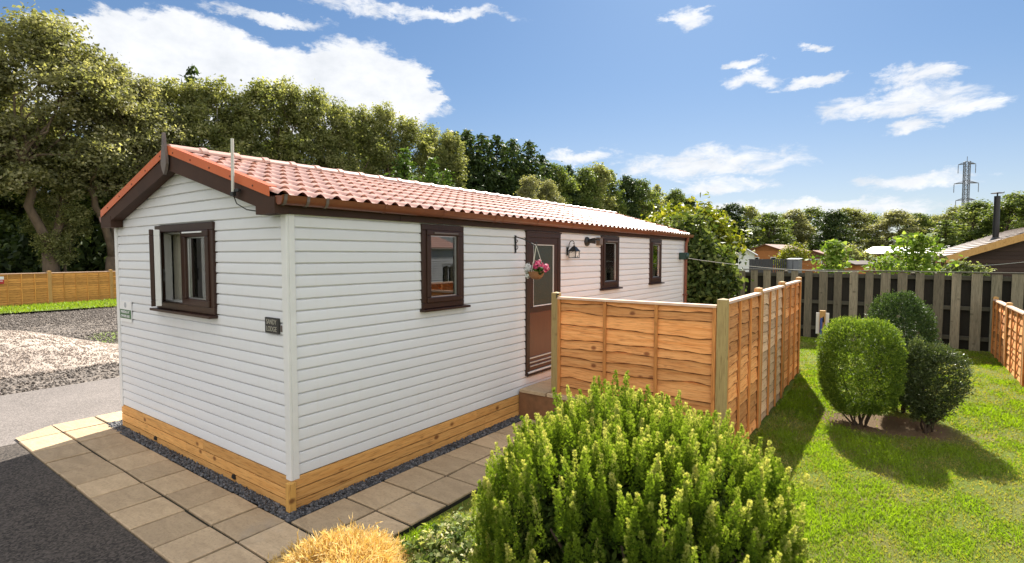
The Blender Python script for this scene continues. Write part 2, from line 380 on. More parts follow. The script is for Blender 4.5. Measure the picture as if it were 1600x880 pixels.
m_bed, t, b = new_mat('bed_soil'); p = geopos(t); n1 = noise(t, p, 30, 5, 0.7)
LK(t, mixc(t, n1, (0.05, 0.035, 0.022), (0.13, 0.09, 0.06)), b.inputs['Base Color']); b.inputs['Roughness'].default_value = 0.95; bump(t, b, n1, 0.8, 0.02)
mb = MB(); mb.box(0.72, 1.03, -3.2, -0.96, -0.2, -0.012); mb.build('flower_bed', m_bed)['kind'] = 'structure'

def tarmac(name, c1, c2, rough):
    m, t, b = new_mat(name); p = geopos(t)
    vo = N(t, 'ShaderNodeTexVoronoi'); LK(t, p, vo.inputs['Vector']); vo.inputs['Scale'].default_value = 70
    sp = N(t, 'ShaderNodeSeparateColor'); LK(t, vo.outputs['Color'], sp.inputs[0])
    n1 = noise(t, p, 0.8, 5, 0.6)
    cc = mixc(t, maprange(t, sp.outputs[0], 0.1, 1.0), c1, c2)
    cc = mixc(t, maprange(t, n1, 0.4, 0.7, 0, 0.3), cc, tuple(min(1, x*1.35) for x in c2))
    LK(t, cc, b.inputs['Base Color']); b.inputs['Roughness'].default_value = rough; b.inputs['Specular IOR Level'].default_value = 0.4
    bump(t, b, math_n(t, 'SUBTRACT', 1.0, vo.outputs['Distance']), 0.7, 0.004)
    return m
m_tar = tarmac('tarmac', (0.016, 0.0130, 0.0105), (0.100, 0.082, 0.068), 0.9)
m_tar_pale = tarmac('pale_road_surface', (0.11, 0.096, 0.087), (0.22, 0.192, 0.175), 0.8)
# dark tarmac of the parking bay, paler road past the end of the lodge
mb = MB(); mb.box(-4.05, 0.71, -9.0, -0.945, -0.2, -0.014); mb.build('parking_bay_tarmac', m_tar)['kind'] = 'structure'
mb = MB(); mb.poly([(-7.0, -1.2, -0.016), (-4.05, -1.2, -0.016), (-4.05, 42, -0.016), (-7.6, 42, -0.016)])
mb.poly([(-7.6, -9.0, -0.016), (-4.05, -9.0, -0.016), (-4.05, -1.2, -0.016), (-7.0, -1.2, -0.016)]); mb.build('road', m_tar_pale)['kind'] = 'structure'

# yard of loose gravel
m_yard, t, b = new_mat('yard_gravel'); p = geopos(t)
vo = N(t, 'ShaderNodeTexVoronoi'); LK(t, p, vo.inputs['Vector']); vo.inputs['Scale'].default_value = 16
sp = N(t, 'ShaderNodeSeparateColor'); LK(t, vo.outputs['Color'], sp.inputs[0])
nb = noise(t, p, 0.5, 6, 0.65, 0.5); nf = noise(t, p, 5, 6, 0.75)
cc = mixc(t, sp.outputs[0], (0.100, 0.083, 0.070), (0.22, 0.188, 0.162))
cc = mixc(t, maprange(t, nf, 0.45, 0.7, 0, 0.7), cc, (0.16, 0.12, 0.085))
pg = N(t, 'ShaderNodeVectorMath', operation='DISTANCE'); LK(t, mapping(t, p, (0.45, 1.0, 0)), pg.inputs[0]); pg.inputs[1].default_value = (-12.5*0.45, 2.9, 0)
gm = maprange(t, math_n(t, 'ADD', pg.outputs['Value'], math_n(t, 'MULTIPLY', nf, 0.6)), 0.9, 1.1, 1, 0)
cc = mixc(t, gm, cc, mixc(t, nf, (0.10, 0.16, 0.02), (0.19, 0.24, 0.04)))
LK(t, cc, b.inputs['Base Color']); b.inputs['Roughness'].default_value = 0.9; bump(t, b, vo.outputs['Distance'], 0.9, 0.05)
rs = np.random.default_rng(3)
zn = rs.normal(0, 0.018, (150, 110))
grid_mesh('gravel_yard', -24.0, -6.9, -10.0, 34.0, 110, 150, lambda X, Y: -0.06+zn*0.6+0.02*np.sin(X*0.7)*np.sin(Y*0.6), m_yard)['kind'] = 'structure'
m_verge_g, t, b = new_mat('verge_turf'); p = geopos(t); n1 = noise(t, p, 3, 6, 0.7)
LK(t, mixc(t, maprange(t, n1, 0.3, 0.7), (0.10, 0.155, 0.02), (0.19, 0.22, 0.045)), b.inputs['Base Color']); b.inputs['Roughness'].default_value = 0.95; bump(t, b, noise(t, p, 30, 3), 1, 0.05)
mb = MB(); mb.poly([(-27.5, -12, 0.03), (-21.6, -12, 0.03), (-22.2, 0, 0.035), (-22.0, 4, 0.035), (-23.2, 9, 0.035), (-24.5, 34, 0.03), (-30, 34, 0.03)])
mb.build('grass_verge', m_verge_g)['kind'] = 'structure'

# paving slabs with dark joints, one sheet
# slabs
m_slab, t, b = new_mat('buff_paving_slab'); p = geopos(t); v = var_attr(t)
ro = N(t, 'ShaderNodeCombineXYZ')
for i_ in range(3): LK(t, math_n(t, 'MULTIPLY', v, 31.0), ro.inputs[i_])
ap = N(t, 'ShaderNodeVectorMath', operation='ADD'); LK(t, p, ap.inputs[0]); LK(t, ro.outputs[0], ap.inputs[1]); pv_ = ap.outputs[0]
n1 = noise(t, mapping(t, pv_, (1, 2.6, 1)), 2.8, 7, 0.66, 1.2); n2 = noise(t, p, 38, 4, 0.7)
cc = mixc(t, maprange(t, n1, 0.3, 0.7), (0.56, 0.415, 0.26), (0.41, 0.30, 0.185))
cc = mixc(t, maprange(t, n2, 0.5, 0.72, 0, 0.5), cc, (0.24, 0.175, 0.115))
vn_ = N(t, 'ShaderNodeTexVoronoi'); vn_.feature = 'DISTANCE_TO_EDGE'; LK(t, mapping(t, pv_, (1, 2.2, 1)), vn_.inputs['Vector']); vn_.inputs['Scale'].default_value = 2.1
cc = mixc(t, maprange(t, math_n(t, 'ADD', vn_.outputs['Distance'], math_n(t, 'MULTIPLY', n1, 0.05)), 0.012, 0.026, 0.16, 0), cc, (0.20, 0.145, 0.09))
cc = mixc(t, maprange(t, noise(t, p, 1.2, 5, 0.6), 0.58, 0.72, 0, 0.35), cc, (0.34, 0.32, 0.29))
hv = N(t, 'ShaderNodeHueSaturation'); LK(t, cc, hv.inputs['Color']); LK(t, maprange(t, v, 0, 1, 0.80, 1.12), hv.inputs['Value'])
LK(t, hv.outputs[0], b.inputs['Base Color']); b.inputs['Roughness'].default_value = 0.8; b.inputs['Specular IOR Level'].default_value = 0.3
bump(t, b, math_n(t, 'ADD', noise(t, mapping(t, pv_, (1, 2.2, 1)), 5, 6, 0.62, 1.0), math_n(t, 'MULTIPLY', n2, 0.3)), 0.75, 0.014)
m_joint = simple('dark_joint_sand', (0.012, 0.010, 0.007), 0.95, (0.028, 0.026, 0.012), 9)
slabs = MB()
def slab(x0, x1, y0, y1, g=0.0115):
    j = lambda: rnd.uniform(-0.0045, 0.0045)
    a, b2, c, d = (x0+g+j(), y0+g+j()), (x1-g+j(), y0+g+j()), (x1-g+j(), y1-g+j()), (x0+g+j(), y1-g+j())
    z = 0.0+rnd.uniform(-0.004, 0.004); e = 0.008; vv = rnd.random()
    mx, my = (x0+x1)/2, (y0+y1)/2
    ins = lambda q: (q[0]+(e if q[0] < mx else -e), q[1]+(e if q[1] < my else -e))
    bot = [(*q, -0.04) for q in (a, b2, c, d)]; mid = [(*q, z-0.006) for q in (a, b2, c, d)]; top = [(*ins(q), z) for q in (a, b2, c, d)]
    fs = [(8, 9, 10, 11)]
    for k in range(4): fs += [(k, (k+1) % 4, 4+(k+1) % 4, 4+k), (4+k, 4+(k+1) % 4, 8+(k+1) % 4, 8+k)]
    slabs.add(bot+mid+top, fs, vv)
xs = [-3.47, -2.98, -2.54, -2.06, -1.63, -1.17, -0.72, -0.28, 0.13, 0.57]
for x0, x1 in zip(xs[:-1], xs[1:]):
    slab(x0, x1, -0.945, -0.535)
    slab(x0, x1, -0.535, -0.135 if x1 < 0.2 else -0.14)
slab(0.57, 1.02, -0.945, -0.535); slab(0.57, 1.02, -0.535, -0.14)
for x0, x1 in ((-4.05, -3.47),): slab(x0, x1, -0.945, -0.535); slab(x0, x1, -0.535, -0.10)
for y0, y1 in ((-0.10, 0.5), (0.5, 1.1), (1.1, 1.7), (1.7, 2.3), (2.3, 2.9), (2.9, 3.5)): slab(-4.52, -4.02, y0, y1)
slabs.add([(-4.5, -0.53, 0), (-4.06, -0.53, 0), (-4.06, -0.11, 0), (-4.5, -0.11, 0)], [(0, 1, 2, 3)], 0.5)
slabs.add([(-4.23, -0.93, 0), (-4.06, -0.93, 0), (-4.06, -0.545, 0), (-4.5, -0.545, 0)], [(0, 1, 2, 3)], 0.4)
ys = [-0.14, 0.405, 0.83, 1.265, 1.67, 2.09, 2.55, 2.98, 3.25]
for k, (y0, y1) in enumerate(zip(ys[:-1], ys[1:])):
    xm = 0.575
    slab(0.165, xm, y0, y1); slab(xm, 1.005, y0, y1)
pav = slabs.build('paving', m_slab); pav['kind'] = 'structure'
mb = MB(); mb.box(-4.50, 1.0, -0.93, -0.13, -0.15, -0.019); mb.box(0.17, 1.0, -0.13, 3.25, -0.15, -0.018); mb.box(-4.5, -4.03, -0.13, 3.4, -0.15, -0.012)
mb.build('paving_bedding', m_joint)['kind'] = 'structure'

# dark stone chippings along the skirting
m_chip, t, b = new_mat('dark_chippings'); v = var_attr(t)
LK(t, mixc(t, maprange(t, v, 0.0, 1.0), (0.022, 0.024, 0.028), (0.16, 0.16, 0.17)), b.inputs['Base Color']); b.inputs['Roughness'].default_value = 0.55
def stones(name, regions, n, size, mat, seed, zf=None, flat=0.6):
    rs = np.random.default_rng(seed)
    ico = np.array([(0, 0, 1), (.89, 0, .45), (.28, .85, .45), (-.72, .53, .45), (-.72, -.53, .45), (.28, -.85, .45), (.72, .53, -.45), (-.28, .85, -.45), (-.89, 0, -.45), (-.28, -.85, -.45), (.72, -.53, -.45), (0, 0, -1)])
    fc = np.array([(0, 1, 2), (0, 2, 3), (0, 3, 4), (0, 4, 5), (0, 5, 1), (1, 6, 2), (2, 7, 3), (3, 8, 4), (4, 9, 5), (5, 10, 1), (6, 7, 2), (7, 8, 3), (8, 9, 4), (9, 10, 5), (10, 6, 1), (11, 7, 6), (11, 8, 7), (11, 9, 8), (11, 10, 9), (11, 6, 10)])
    ar = np.array([(r[1]-r[0])*(r[3]-r[2]) for r in regions]); k = rs.choice(len(regions), n, p=ar/ar.sum()); rg = np.array(regions)[k]
    x = rg[:, 0]+rs.random(n)*(rg[:, 1]-rg[:, 0]); y = rg[:, 2]+rs.random(n)*(rg[:, 3]-rg[:, 2])
    z = (zf(x, y) if zf else np.full(n, -0.015))+rs.random(n)*size*0.9
    s = size*(0.45+0.75*rs.random(n))
    a = rs.normal(size=(n, 3)); a /= np.linalg.norm(a, axis=1)[:, None]; h = rs.normal(size=(n, 3)); b2 = np.cross(a, h); b2 /= np.linalg.norm(b2, axis=1)[:, None]; c = np.cross(a, b2)
    loc = ico[None]*(1+0.35*(rs.random((n, 12, 1))-0.5))
    P = (loc[..., 0:1]*a[:, None]*1.15+loc[..., 1:2]*b2[:, None]+loc[..., 2:3]*c[:, None]*flat)*s[:, None, None]+np.stack([x, y, z], -1)[:, None]
    F = (fc[None]+(np.arange(n)*12)[:, None, None]).ravel()
    me = np_mesh(name, P.reshape(-1, 3), F, 3, np.repeat(rs.random(n)**1.8, 20))
    return link_mesh(name, me, mat)
tag(stones('slate_chippings', [(-3.95, 0.16, -0.135, 0.02), (0.0, 0.165, -0.13, 3.25), (-4.02, -3.78, -0.1, 3.0)], 11500, 0.0155, m_chip, 5), 'strip of dark grey stone chippings around the base of the lodge', 'gravel', kind='stuff')
m_loose, t, b = new_mat('loose_stones'); v = var_attr(t)
LK(t, mixc(t, v, (0.085, 0.071, 0.060), (0.25, 0.215, 0.187)), b.inputs['Base Color']); b.inputs['Roughness'].default_value = 0.9
tag(stones('loose_gravel', [(-11, -7.0, -1.5, 4.0), (-16, -11, -1, 5.5), (-23, -16, -1, 9)], 26000, 0.023, m_loose, 6, zf=lambda x, y: x*0-0.05), 'loose grey stones scattered over the bare yard', 'gravel', kind='stuff')

# gravel heap
rs = np.random.default_rng(11)
def heap_z(x, y):
    r = np.sqrt(((x+9.95)/1.5)**2+((y+0.1)/2.2)**2); h = 0.76*np.exp(-(r*1.25)**1.8)
    r2 = np.sqrt(((x+9.7)/0.9)**2+((y-1.5)/1.3)**2); h = np.maximum(h, 0.19*np.exp(-(r2*1.2)**2))
    r3 = np.sqrt(((x+11.4)/1.6)**2+((y+1.9)/1.8)**2); h = np.maximum(h, 0.66*np.exp(-(r3*1.2)**2))
    h = h*ss((-8.45-x)/0.8)
    return np.where(h < 0.045, -0.35, h-0.09)
m_heap, t, b = new_mat('pinkish_gravel'); p = geopos(t)
vo = N(t, 'ShaderNodeTexVoronoi'); LK(t, p, vo.inputs['Vector']); vo.inputs['Scale'].default_value = 48
sp = N(t, 'ShaderNodeSeparateColor'); LK(t, vo.outputs['Color'], sp.inputs[0])
cc = mixc(t, sp.outputs[1], (0.36, 0.295, 0.245), (0.47, 0.40, 0.34)); cc = mixc(t, maprange(t, noise(t, p, 2.5, 5), 0.5, 0.75, 0, 0.3), cc, (0.36, 0.28, 0.22))
LK(t, cc, b.inputs['Base Color']); b.inputs['Roughness'].default_value = 0.9; bump(t, b, vo.outputs['Distance'], 0.5, 0.012)
hn = rs.normal(0, 0.010, (110, 120))
heap = grid_mesh('gravel_heap', -13.6, -7.6, -5.0, 3.6, 120, 110, lambda X, Y: heap_z(X, Y)+hn, m_heap)
tag(heap, 'low heap of pale pinkish gravel dumped beside the road', 'gravel heap')
m_heapst, t, b = new_mat('pinkish_stones'); LK(t, mixc(t, var_attr(t), (0.32, 0.26, 0.215), (0.50, 0.425, 0.36)), b.inputs['Base Color']); b.inputs['Roughness'].default_value = 0.9
heapst = stones('surface_stone', [(-12.5, -8.2, -3.2, 2.4)], 42000, 0.0125, m_heapst, 8, zf=heap_z); heapst.parent = heap; heapst['kind'] = 'stuff'

# ------------------------------------------------------------------ the lodge
W, L, SK, EV = 3.76, 10.0, 0.27, 2.48        # width, length, skirting, eaves
RX, RZ, EX, EZ = -1.88, 3.19, 0.10, 2.615    # ridge, eave edge
lodge = thing('holiday_lodge', (-W/2, L/2, 0), 'long white clad holiday lodge with a terracotta tiled roof and brown windows', 'lodge')
PITCHH = (RZ-EZ)/(EX-RX)
def under_roof(x): return RZ-0.05-abs(x-RX)*PITCHH

PROF = [(-0.006, 0.0), (-0.006, 0.0065), (0.0125, 0.007), (0.0150, 0.010), (0.0150, 0.015), (0.0135, 0.045), (0.0110, 0.085), (0.0088, 0.0935), (0.003, 0.0965), (-0.006, 0.097), (-0.006, 0.100)]
def clad(name, u_of, length, z0, z1, openings, gable=False, parent=lodge):
    """u_of(u, out, z) -> point; boards 100 mm"""
    m = MB(); z = z0
    while z < (RZ-0.06 if gable else z1)-0.002:
        hb = 0.1; spans = [(0.0, length)]
        cut = sorted([(a, b2) for (a, b2, c, d) in openings if c < z+hb-0.02 and d > z+0.02])
        for a, b2 in cut:
            ns = []
            for s, e in spans:
                if b2 <= s or a >= e: ns.append((s, e)); continue
                if a > s: ns.append((s, a))
                if b2 < e: ns.append((b2, e))
            spans = ns
        v = rnd.random()
        for s, e in spans:
            A, B = [], []
            for o, h in PROF:
                zz = z+h; s2, e2 = s, e
                if gable and zz > EV-0.02:
                    half = max(0.0, (RZ-0.05-zz)/PITCHH); s2 = max(s, length/2-half); e2 = min(e, length/2+half)
                    if e2 < s2: e2 = s2
                elif not gable: zz = min(zz, z1)
                A.append(u_of(s2, o, zz)); B.append(u_of(e2, o, zz))
            m.strip(A, B, v)
        z += hb
    return m.build(name, m_clad, parent, smooth=True, angle=50)

WIN = [(1.50, 2.16, 1.57, 2.47), (5.68, 6.38, 1.57, 2.47), (7.86, 8.50, 1.57, 2.47)]
DOOR = (3.44, 4.33, 0.50, 2.47)
GWIN = (-2.53, -1.205, 1.565, 2.46)
ins = lambda q, e=0.03: (q[0]+e, q[1]-e, q[2]+e, q[3]-e)
clad('side_wall', lambda u, o, z: (o, u, z), L, SK, EV, [ins(q) for q in WIN]+[ins(DOOR)])
g0 = -W
clad('gable_wall', lambda u, o, z: (-W+u, -o, z), W, SK, EV, [(GWIN[0]+W+0.03, GWIN[1]+W-0.03, GWIN[2]+0.03, GWIN[3]-0.03)], True)
clad('rear_wall', lambda u, o, z: (-W-o, L-u, z), L, SK, EV, [])
clad('far_gable_wall', lambda u, o, z: (-u, L+o, z), W, SK, EV, [], True)
# corner trims
for (cx, cy, sx, sy) in ((0, 0, 1, -1), (-W, 0, -1, -1), (0, L, 1, 1)):
    m = MB(); wd, th = 0.055, 0.024
    m.box(*sorted((cx-sx*wd, cx+sx*th)), *sorted((cy, cy+sy*th)), SK-0.02, EV)
    m.box(*sorted((cx, cx+sx*th)), *sorted((cy-sy*wd, cy-sy*0.0005)), SK-0.02, EV)
    m.build('corner_trim', m_white, lodge, bevel=0.004)
# interior: floor, ceiling, partition
m = MB(); m.box(-W+0.05, -0.05, 0.05, L-0.05, 0.40, 0.46); m.box(-W+0.06, -0.06, 0.06, L-0.06, 2.475, 2.50); m.box(-W+0.06, -0.06, 3.0, 3.06, 0.46, 2.47); m.box(-W+0.06, -0.06, 5.0, 5.06, 0.46, 2.47); m.box(-2.0, -1.95, 3.07, L-0.1, 0.46, 2.47)
m.box(-0.09, -0.06, 0.1, 1.52, 0.47, 2.45); m.box(-0.09, -0.06, 2.14, 3.0, 0.47, 2.45); m.box(-1.23, -0.1, 0.07, 0.1, 0.47, 2.45); m.box(-W+0.08, -2.5, 0.07, 0.1, 0.47, 2.45)
m.build('interior', m_inside, lodge)

# skirting
def vent(parent, px):
    v = MB(); n = 14; c = (px, -0.030, 0.02)
    pts = [(c[0]+0.032*math.cos(math.pi*k/n), c[1], c[2]+0.045*math.sin(math.pi*k/n)+0.01) for k in range(n+1)]
    v.poly(list(reversed(pts))); v.poly([(q[0], q[1]+0.02, q[2]) for q in pts])
    for k in range(n): v.poly([pts[k], pts[k+1], (pts[k+1][0], c[1]+0.02, pts[k+1][2]), (pts[k][0], c[1]+0.02, pts[k][2])])
    return v.build('air_vent', m_black, parent)
m = MB()
def skirt_run(fn, length, joints):
    for k in range(3):
        z0, z1 = -0.03+k*0.1, -0.03+(k+1)*0.1-0.0095
        if k == 0: z0 = -0.06
        if k == 2: z1 = SK-0.001
        js = [0]+sorted(j+rnd.uniform(-0.35, 0.35) for j in joints)+[length]
        for a, b2 in zip(js[:-1], js[1:]):
            dth = rnd.uniform(0.016, 0.019)
            m.hexa([fn(a+0.001, 0, z0), fn(b2-0.001, 0, z0), fn(b2-0.001, dth, z0), fn(a+0.001, dth, z0), fn(a+0.001, 0, z1), fn(b2-0.001, 0, z1), fn(b2-0.001, dth, z1), fn(a+0.001, dth, z1)])
skirt_run(lambda u, o, z: (-W+u, -o, z), W-0.01, [1.9])
skirt_run(lambda u, o, z: (o, u, z), L, [2.4, 4.8, 7.2])
skirt_run(lambda u, o, z: (-W-o, u, z), L, [3, 6])
sk = m.build('skirting', m_skirt, lodge, bevel=0.002)
m = MB(); m.box(-0.005, 0.055, -0.062, 0.0, -0.06, SK-0.025); m.build('corner_post', m_skirtP, sk, bevel=0.004)
vent(sk, -2.74); vent(sk, -0.95)

# roof
def tile_slope(side):
    y0, y1 = -0.13, 10.22; per = 0.165; ny = int((y1-y0)/per*10); rows = 7; sub = 6
    ys = np.linspace(y0, y1, ny); ph = ((ys-y0)/per) % 1.0
    wave = np.where(ph < 0.62, np.sin(np.pi*ph/0.62)**1.1, -0.32*np.sin(np.pi*(ph-0.62)/0.38))
    lx = EX-RX; V = []
    for r in range(rows):
        for k in range(sub+1):
            s = k/sub; vv = (r+s*1.0)/rows
            h = 0.013*wave + 0.004 + 0.027*s*(0.22+0.78*np.clip(wave, 0, 1))
            if k == sub: vv = (r+1.0+(0.085 if r < rows-1 else 0))/rows
            x = RX+side*lx*vv; z = RZ-(RZ-EZ)*vv
            V.append(np.stack([np.full(ny, x), ys, z+h], -1))
    V = np.array(V); nr = len(V)
    v = V.reshape(-1, 3)-root_loc(lodge)
    i = np.arange((nr-1)*(ny-1)); r, c = i//(ny-1), i % (ny-1); a = r*ny+c
    q = np.stack([a, a+ny, a+ny+1, a+1], -1) if side > 0 else np.stack([a, a+1, a+ny+1, a+ny], -1)
    return v, q
v1, q1 = tile_slope(1); v2, q2 = tile_slope(-1)
me = np_mesh('roof', np.concatenate([v1, v2]), np.concatenate([q1, q2+len(v1)]).ravel(), 4)
roof = link_mesh('roof', me, m_roof, lodge, True); me.set_sharp_from_angle(angle=R_(38))
# roof underside boarding
m = MB()
for s in (1, -1):
    a = [(RX, -0.12, RZ-0.03), (RX+s*1.99, -0.12, RZ-0.03-1.99*PITCHH), (RX+s*1.99, 10.21, RZ-0.03-1.99*PITCHH), (RX, 10.21, RZ-0.03)]
    m.poly(a)
m.build('roof_deck', m_barge, roof)
# ridge tiles
m = MB(); y = -0.135; k = 0
while y < 10.15:
    y2 = min(y+0.335, 10.2); r0, r1 = 0.075, 0.088
    for (rr, ya, yb) in ((r0, y, y2), (r1, y2-0.05, y2+0.012)):
        A, B = [], []
        for j in range(11):
            a = math.pi*(j/10); cx, cz = math.cos(a)*rr*1.25, math.sin(a)*rr*0.85
            A.append((RX+cx, ya, RZ+0.0+cz)); B.append((RX+cx, yb, RZ+0.004+cz))
        m.strip(B, A); m.poly(A)
        m.poly(list(reversed(B)))
    y = y2
m.build('ridge_tiles', m_roof, roof, smooth=True)
# verge caps (orange), barge boards, finial
for yv, sgn in ((-0.15, -1), (10.23, 1)):
    for s in (1, -1):
        xe = RX+s*(EX-RX-(0.10 if s > 0 else 0.06)); xr = RX+s*0.02
        zr, ze = RZ+0.045-abs(xr-RX)*PITCHH, RZ+0.045-abs(xe-RX)*PITCHH
        m = MB(); hh = 0.078
        m.hexa([(xr, yv, zr-hh), (xe, yv, ze-hh), (xe, yv-sgn*0.006, ze-hh), (xr, yv-sgn*0.006, zr-hh), (xr, yv, zr), (xe, yv, ze), (xe, yv-sgn*0.006, ze), (xr, yv-sgn*0.006, zr)])
        m.hexa([(xr, yv, zr), (xe, yv, ze), (xe, yv-sgn*0.07, ze+0.002), (xr, yv-sgn*0.07, zr+0.002), (xr, yv, zr+0.006), (xe, yv, ze+0.006), (xe, yv-sgn*0.07, ze+0.008), (xr, yv-sgn*0.07, zr+0.008)])
        vc = m.build('verge_cap', m_verge, roof)
        if sgn < 0:
            for q in range(5):
                m = MB(); f = (q+0.35)/5; m.lathe((0, 0, 0), [(0.0085, -0.004), (0.0085, 0.004)], 8)
                n = 16
                for i in range(len(m.v)-n, len(m.v)):
                    xx, yy, zz = m.v[i]; m.v[i] = (xr+(xe-xr)*f+xx, yv+zz*0.6-0.002, zr+(ze-zr)*f-0.045+yy)
                m.build('screw', m_screw, vc)
        m = MB(); b0, b1 = 0.076, 0.235; yo = yv-sgn*0.012
        x2 = RX+s*(EX-RX-0.055)
        z2 = RZ+0.045-abs(x2-RX)*PITCHH
        m.hexa([(xr-s*0.02, yo, zr-b1), (x2, yo, z2-b1+0.03), (x2, yo-sgn*0.022, z2-b1+0.03), (xr-s*0.02, yo-sgn*0.022, zr-b1), (xr-s*0.02, yo, zr-b0), (x2, yo, z2-b0), (x2, yo-sgn*0.022, z2-b0), (xr-s*0.02, yo-sgn*0.022, zr-b0)])
        # box end at the eaves
        xa, xb = sorted((RX+s*(1.66 if s > 0 else 1.62), RX+s*1.945))
        m.box(xa, xb, *sorted((yo-sgn*0.0005+(-0.004 if sgn < 0 else 0.004), -0.02 if sgn < 0 else L+0.02)), EV-0.005, EZ-0.01)
        # soffit
        zs = lambda x: RZ-0.165-abs(x-RX)*PITCHH
        x3 = RX+s*1.75
        m.hexa([(RX, yo-sgn*0.02, zs(RX)), (x3, yo-sgn*0.02, zs(x3)), (x3, -0.018 if sgn < 0 else L+0.018, zs(x3)), (RX, -0.018 if sgn < 0 else L+0.018, zs(RX)),
                (RX, yo-sgn*0.02, zs(RX)+0.012), (x3, yo-sgn*0.02, zs(x3)+0.012), (x3, -0.018 if sgn < 0 else L+0.018, zs(x3)+0.012), (RX, -0.018 if sgn < 0 else L+0.018, zs(RX)+0.012)])
        m.build('bargeboard', m_barge, roof)
m = MB(); yf = -0.168
out = [(-0.012, 3.36), (-0.028, 3.24), (-0.06, 3.10), (-0.062, 3.05), (-0.035, 2.99), (0.0, 2.945), (0.035, 2.99), (0.062, 3.05), (0.06, 3.10), (0.028, 3.24), (0.012, 3.36)]
A = [(RX+x, yf-0.012, z) for x, z in out]; B = [(RX+x, yf+0.014, z) for x, z in out]
m.poly(list(reversed(A))[::-1]); m.poly(list(reversed(B))); m.strip(B, A, close=True)
m.build('finial', m_finial, roof, bevel=0.003)
# fascia, gutter, downpipe
m = MB(); m.box(0.028, 0.048, -0.13, 10.2, EV, EZ-0.005); m.box(0.0, 0.0275, -0.13, 10.2, EV+0.004, EV+0.016); m.box(-W-0.048, -W-0.028, -0.13, 10.2, EV, EZ-0.005)
for yj in (1.21, 4.9, 7.4): m.box(0.048, 0.052, yj-0.02, yj+0.02, EV-0.002, EZ-0.02)
m.build('fascia', m_fascia, lodge)
for side in (1, -1):
    gx = 0.105 if side > 0 else -W-0.105
    m = MB(); prof = []
    for j in range(9):
        a = math.pi+math.pi*j/8; prof.append((gx+0.052*math.cos(a), EZ-0.012+0.062*math.sin(a)))
    prof = [(gx-0.052, EZ)]+prof+[(gx+0.058, EZ+0.003), (gx+0.05, EZ-0.004)]+[(gx+0.046*math.cos(math.pi+math.pi*j/8), EZ-0.012+0.056*math.sin(math.pi+math.pi*j/8)) for j in range(8, -1, -1)]
    ya, yb = -0.13, 10.27
    A = [(x, ya, z) for x, z in prof]; B = [(x, yb, z) for x, z in prof]
    m.strip(A, B, close=True); m.poly([(x, ya, z) for x, z in prof[:12]]); m.poly([(x, yb, z) for x, z in reversed(prof[:12])])
    gut = m.build('gutter', m_gutter, lodge, smooth=True)
    if side > 0:
        for yj, mm in ((-0.10, m_finial), (0.10, m_finial), (0.28, m_finial), (0.92, m_gutter), (1.72, m_gutter), (2.62, m_gutter), (2.78, m_gutter), (3.55, m_gutter), (4.5, m_gutter), (5.5, m_gutter), (6.5, m_gutter), (7.6, m_gutter), (8.7, m_gutter)):
            m = MB(); pr = [(gx+0.057*math.cos(math.pi+math.pi*j/8), EZ-0.012+0.067*math.sin(math.pi+math.pi*j/8)) for j in range(9)]+[(gx+0.062, EZ+0.006), (gx+0.045, EZ+0.006)]
            m.strip([(x, yj-0.014, z) for x, z in pr], [(x, yj+0.014, z) for x, z in pr]); m.strip([(x, yj+0.014, z) for x, z in pr], [(x-0.003, yj+0.014, z+0.003) for x, z in pr])
            m.build('gutter_bracket', mm, gut)
m = MB(); m.tube([(0.105, 9.98, 2.56), (0.105, 9.98, 2.50), (0.075, 9.98, 2.42), (0.07, 9.98, 2.35), (0.07, 9.98, 0.05)], 0.034, 12)
for z in (2.05, 1.2): m.box(0.02, 0.11, 9.935, 10.025, z, z+0.03)
m.build('downpipe', m_gutter, lodge, smooth=True)

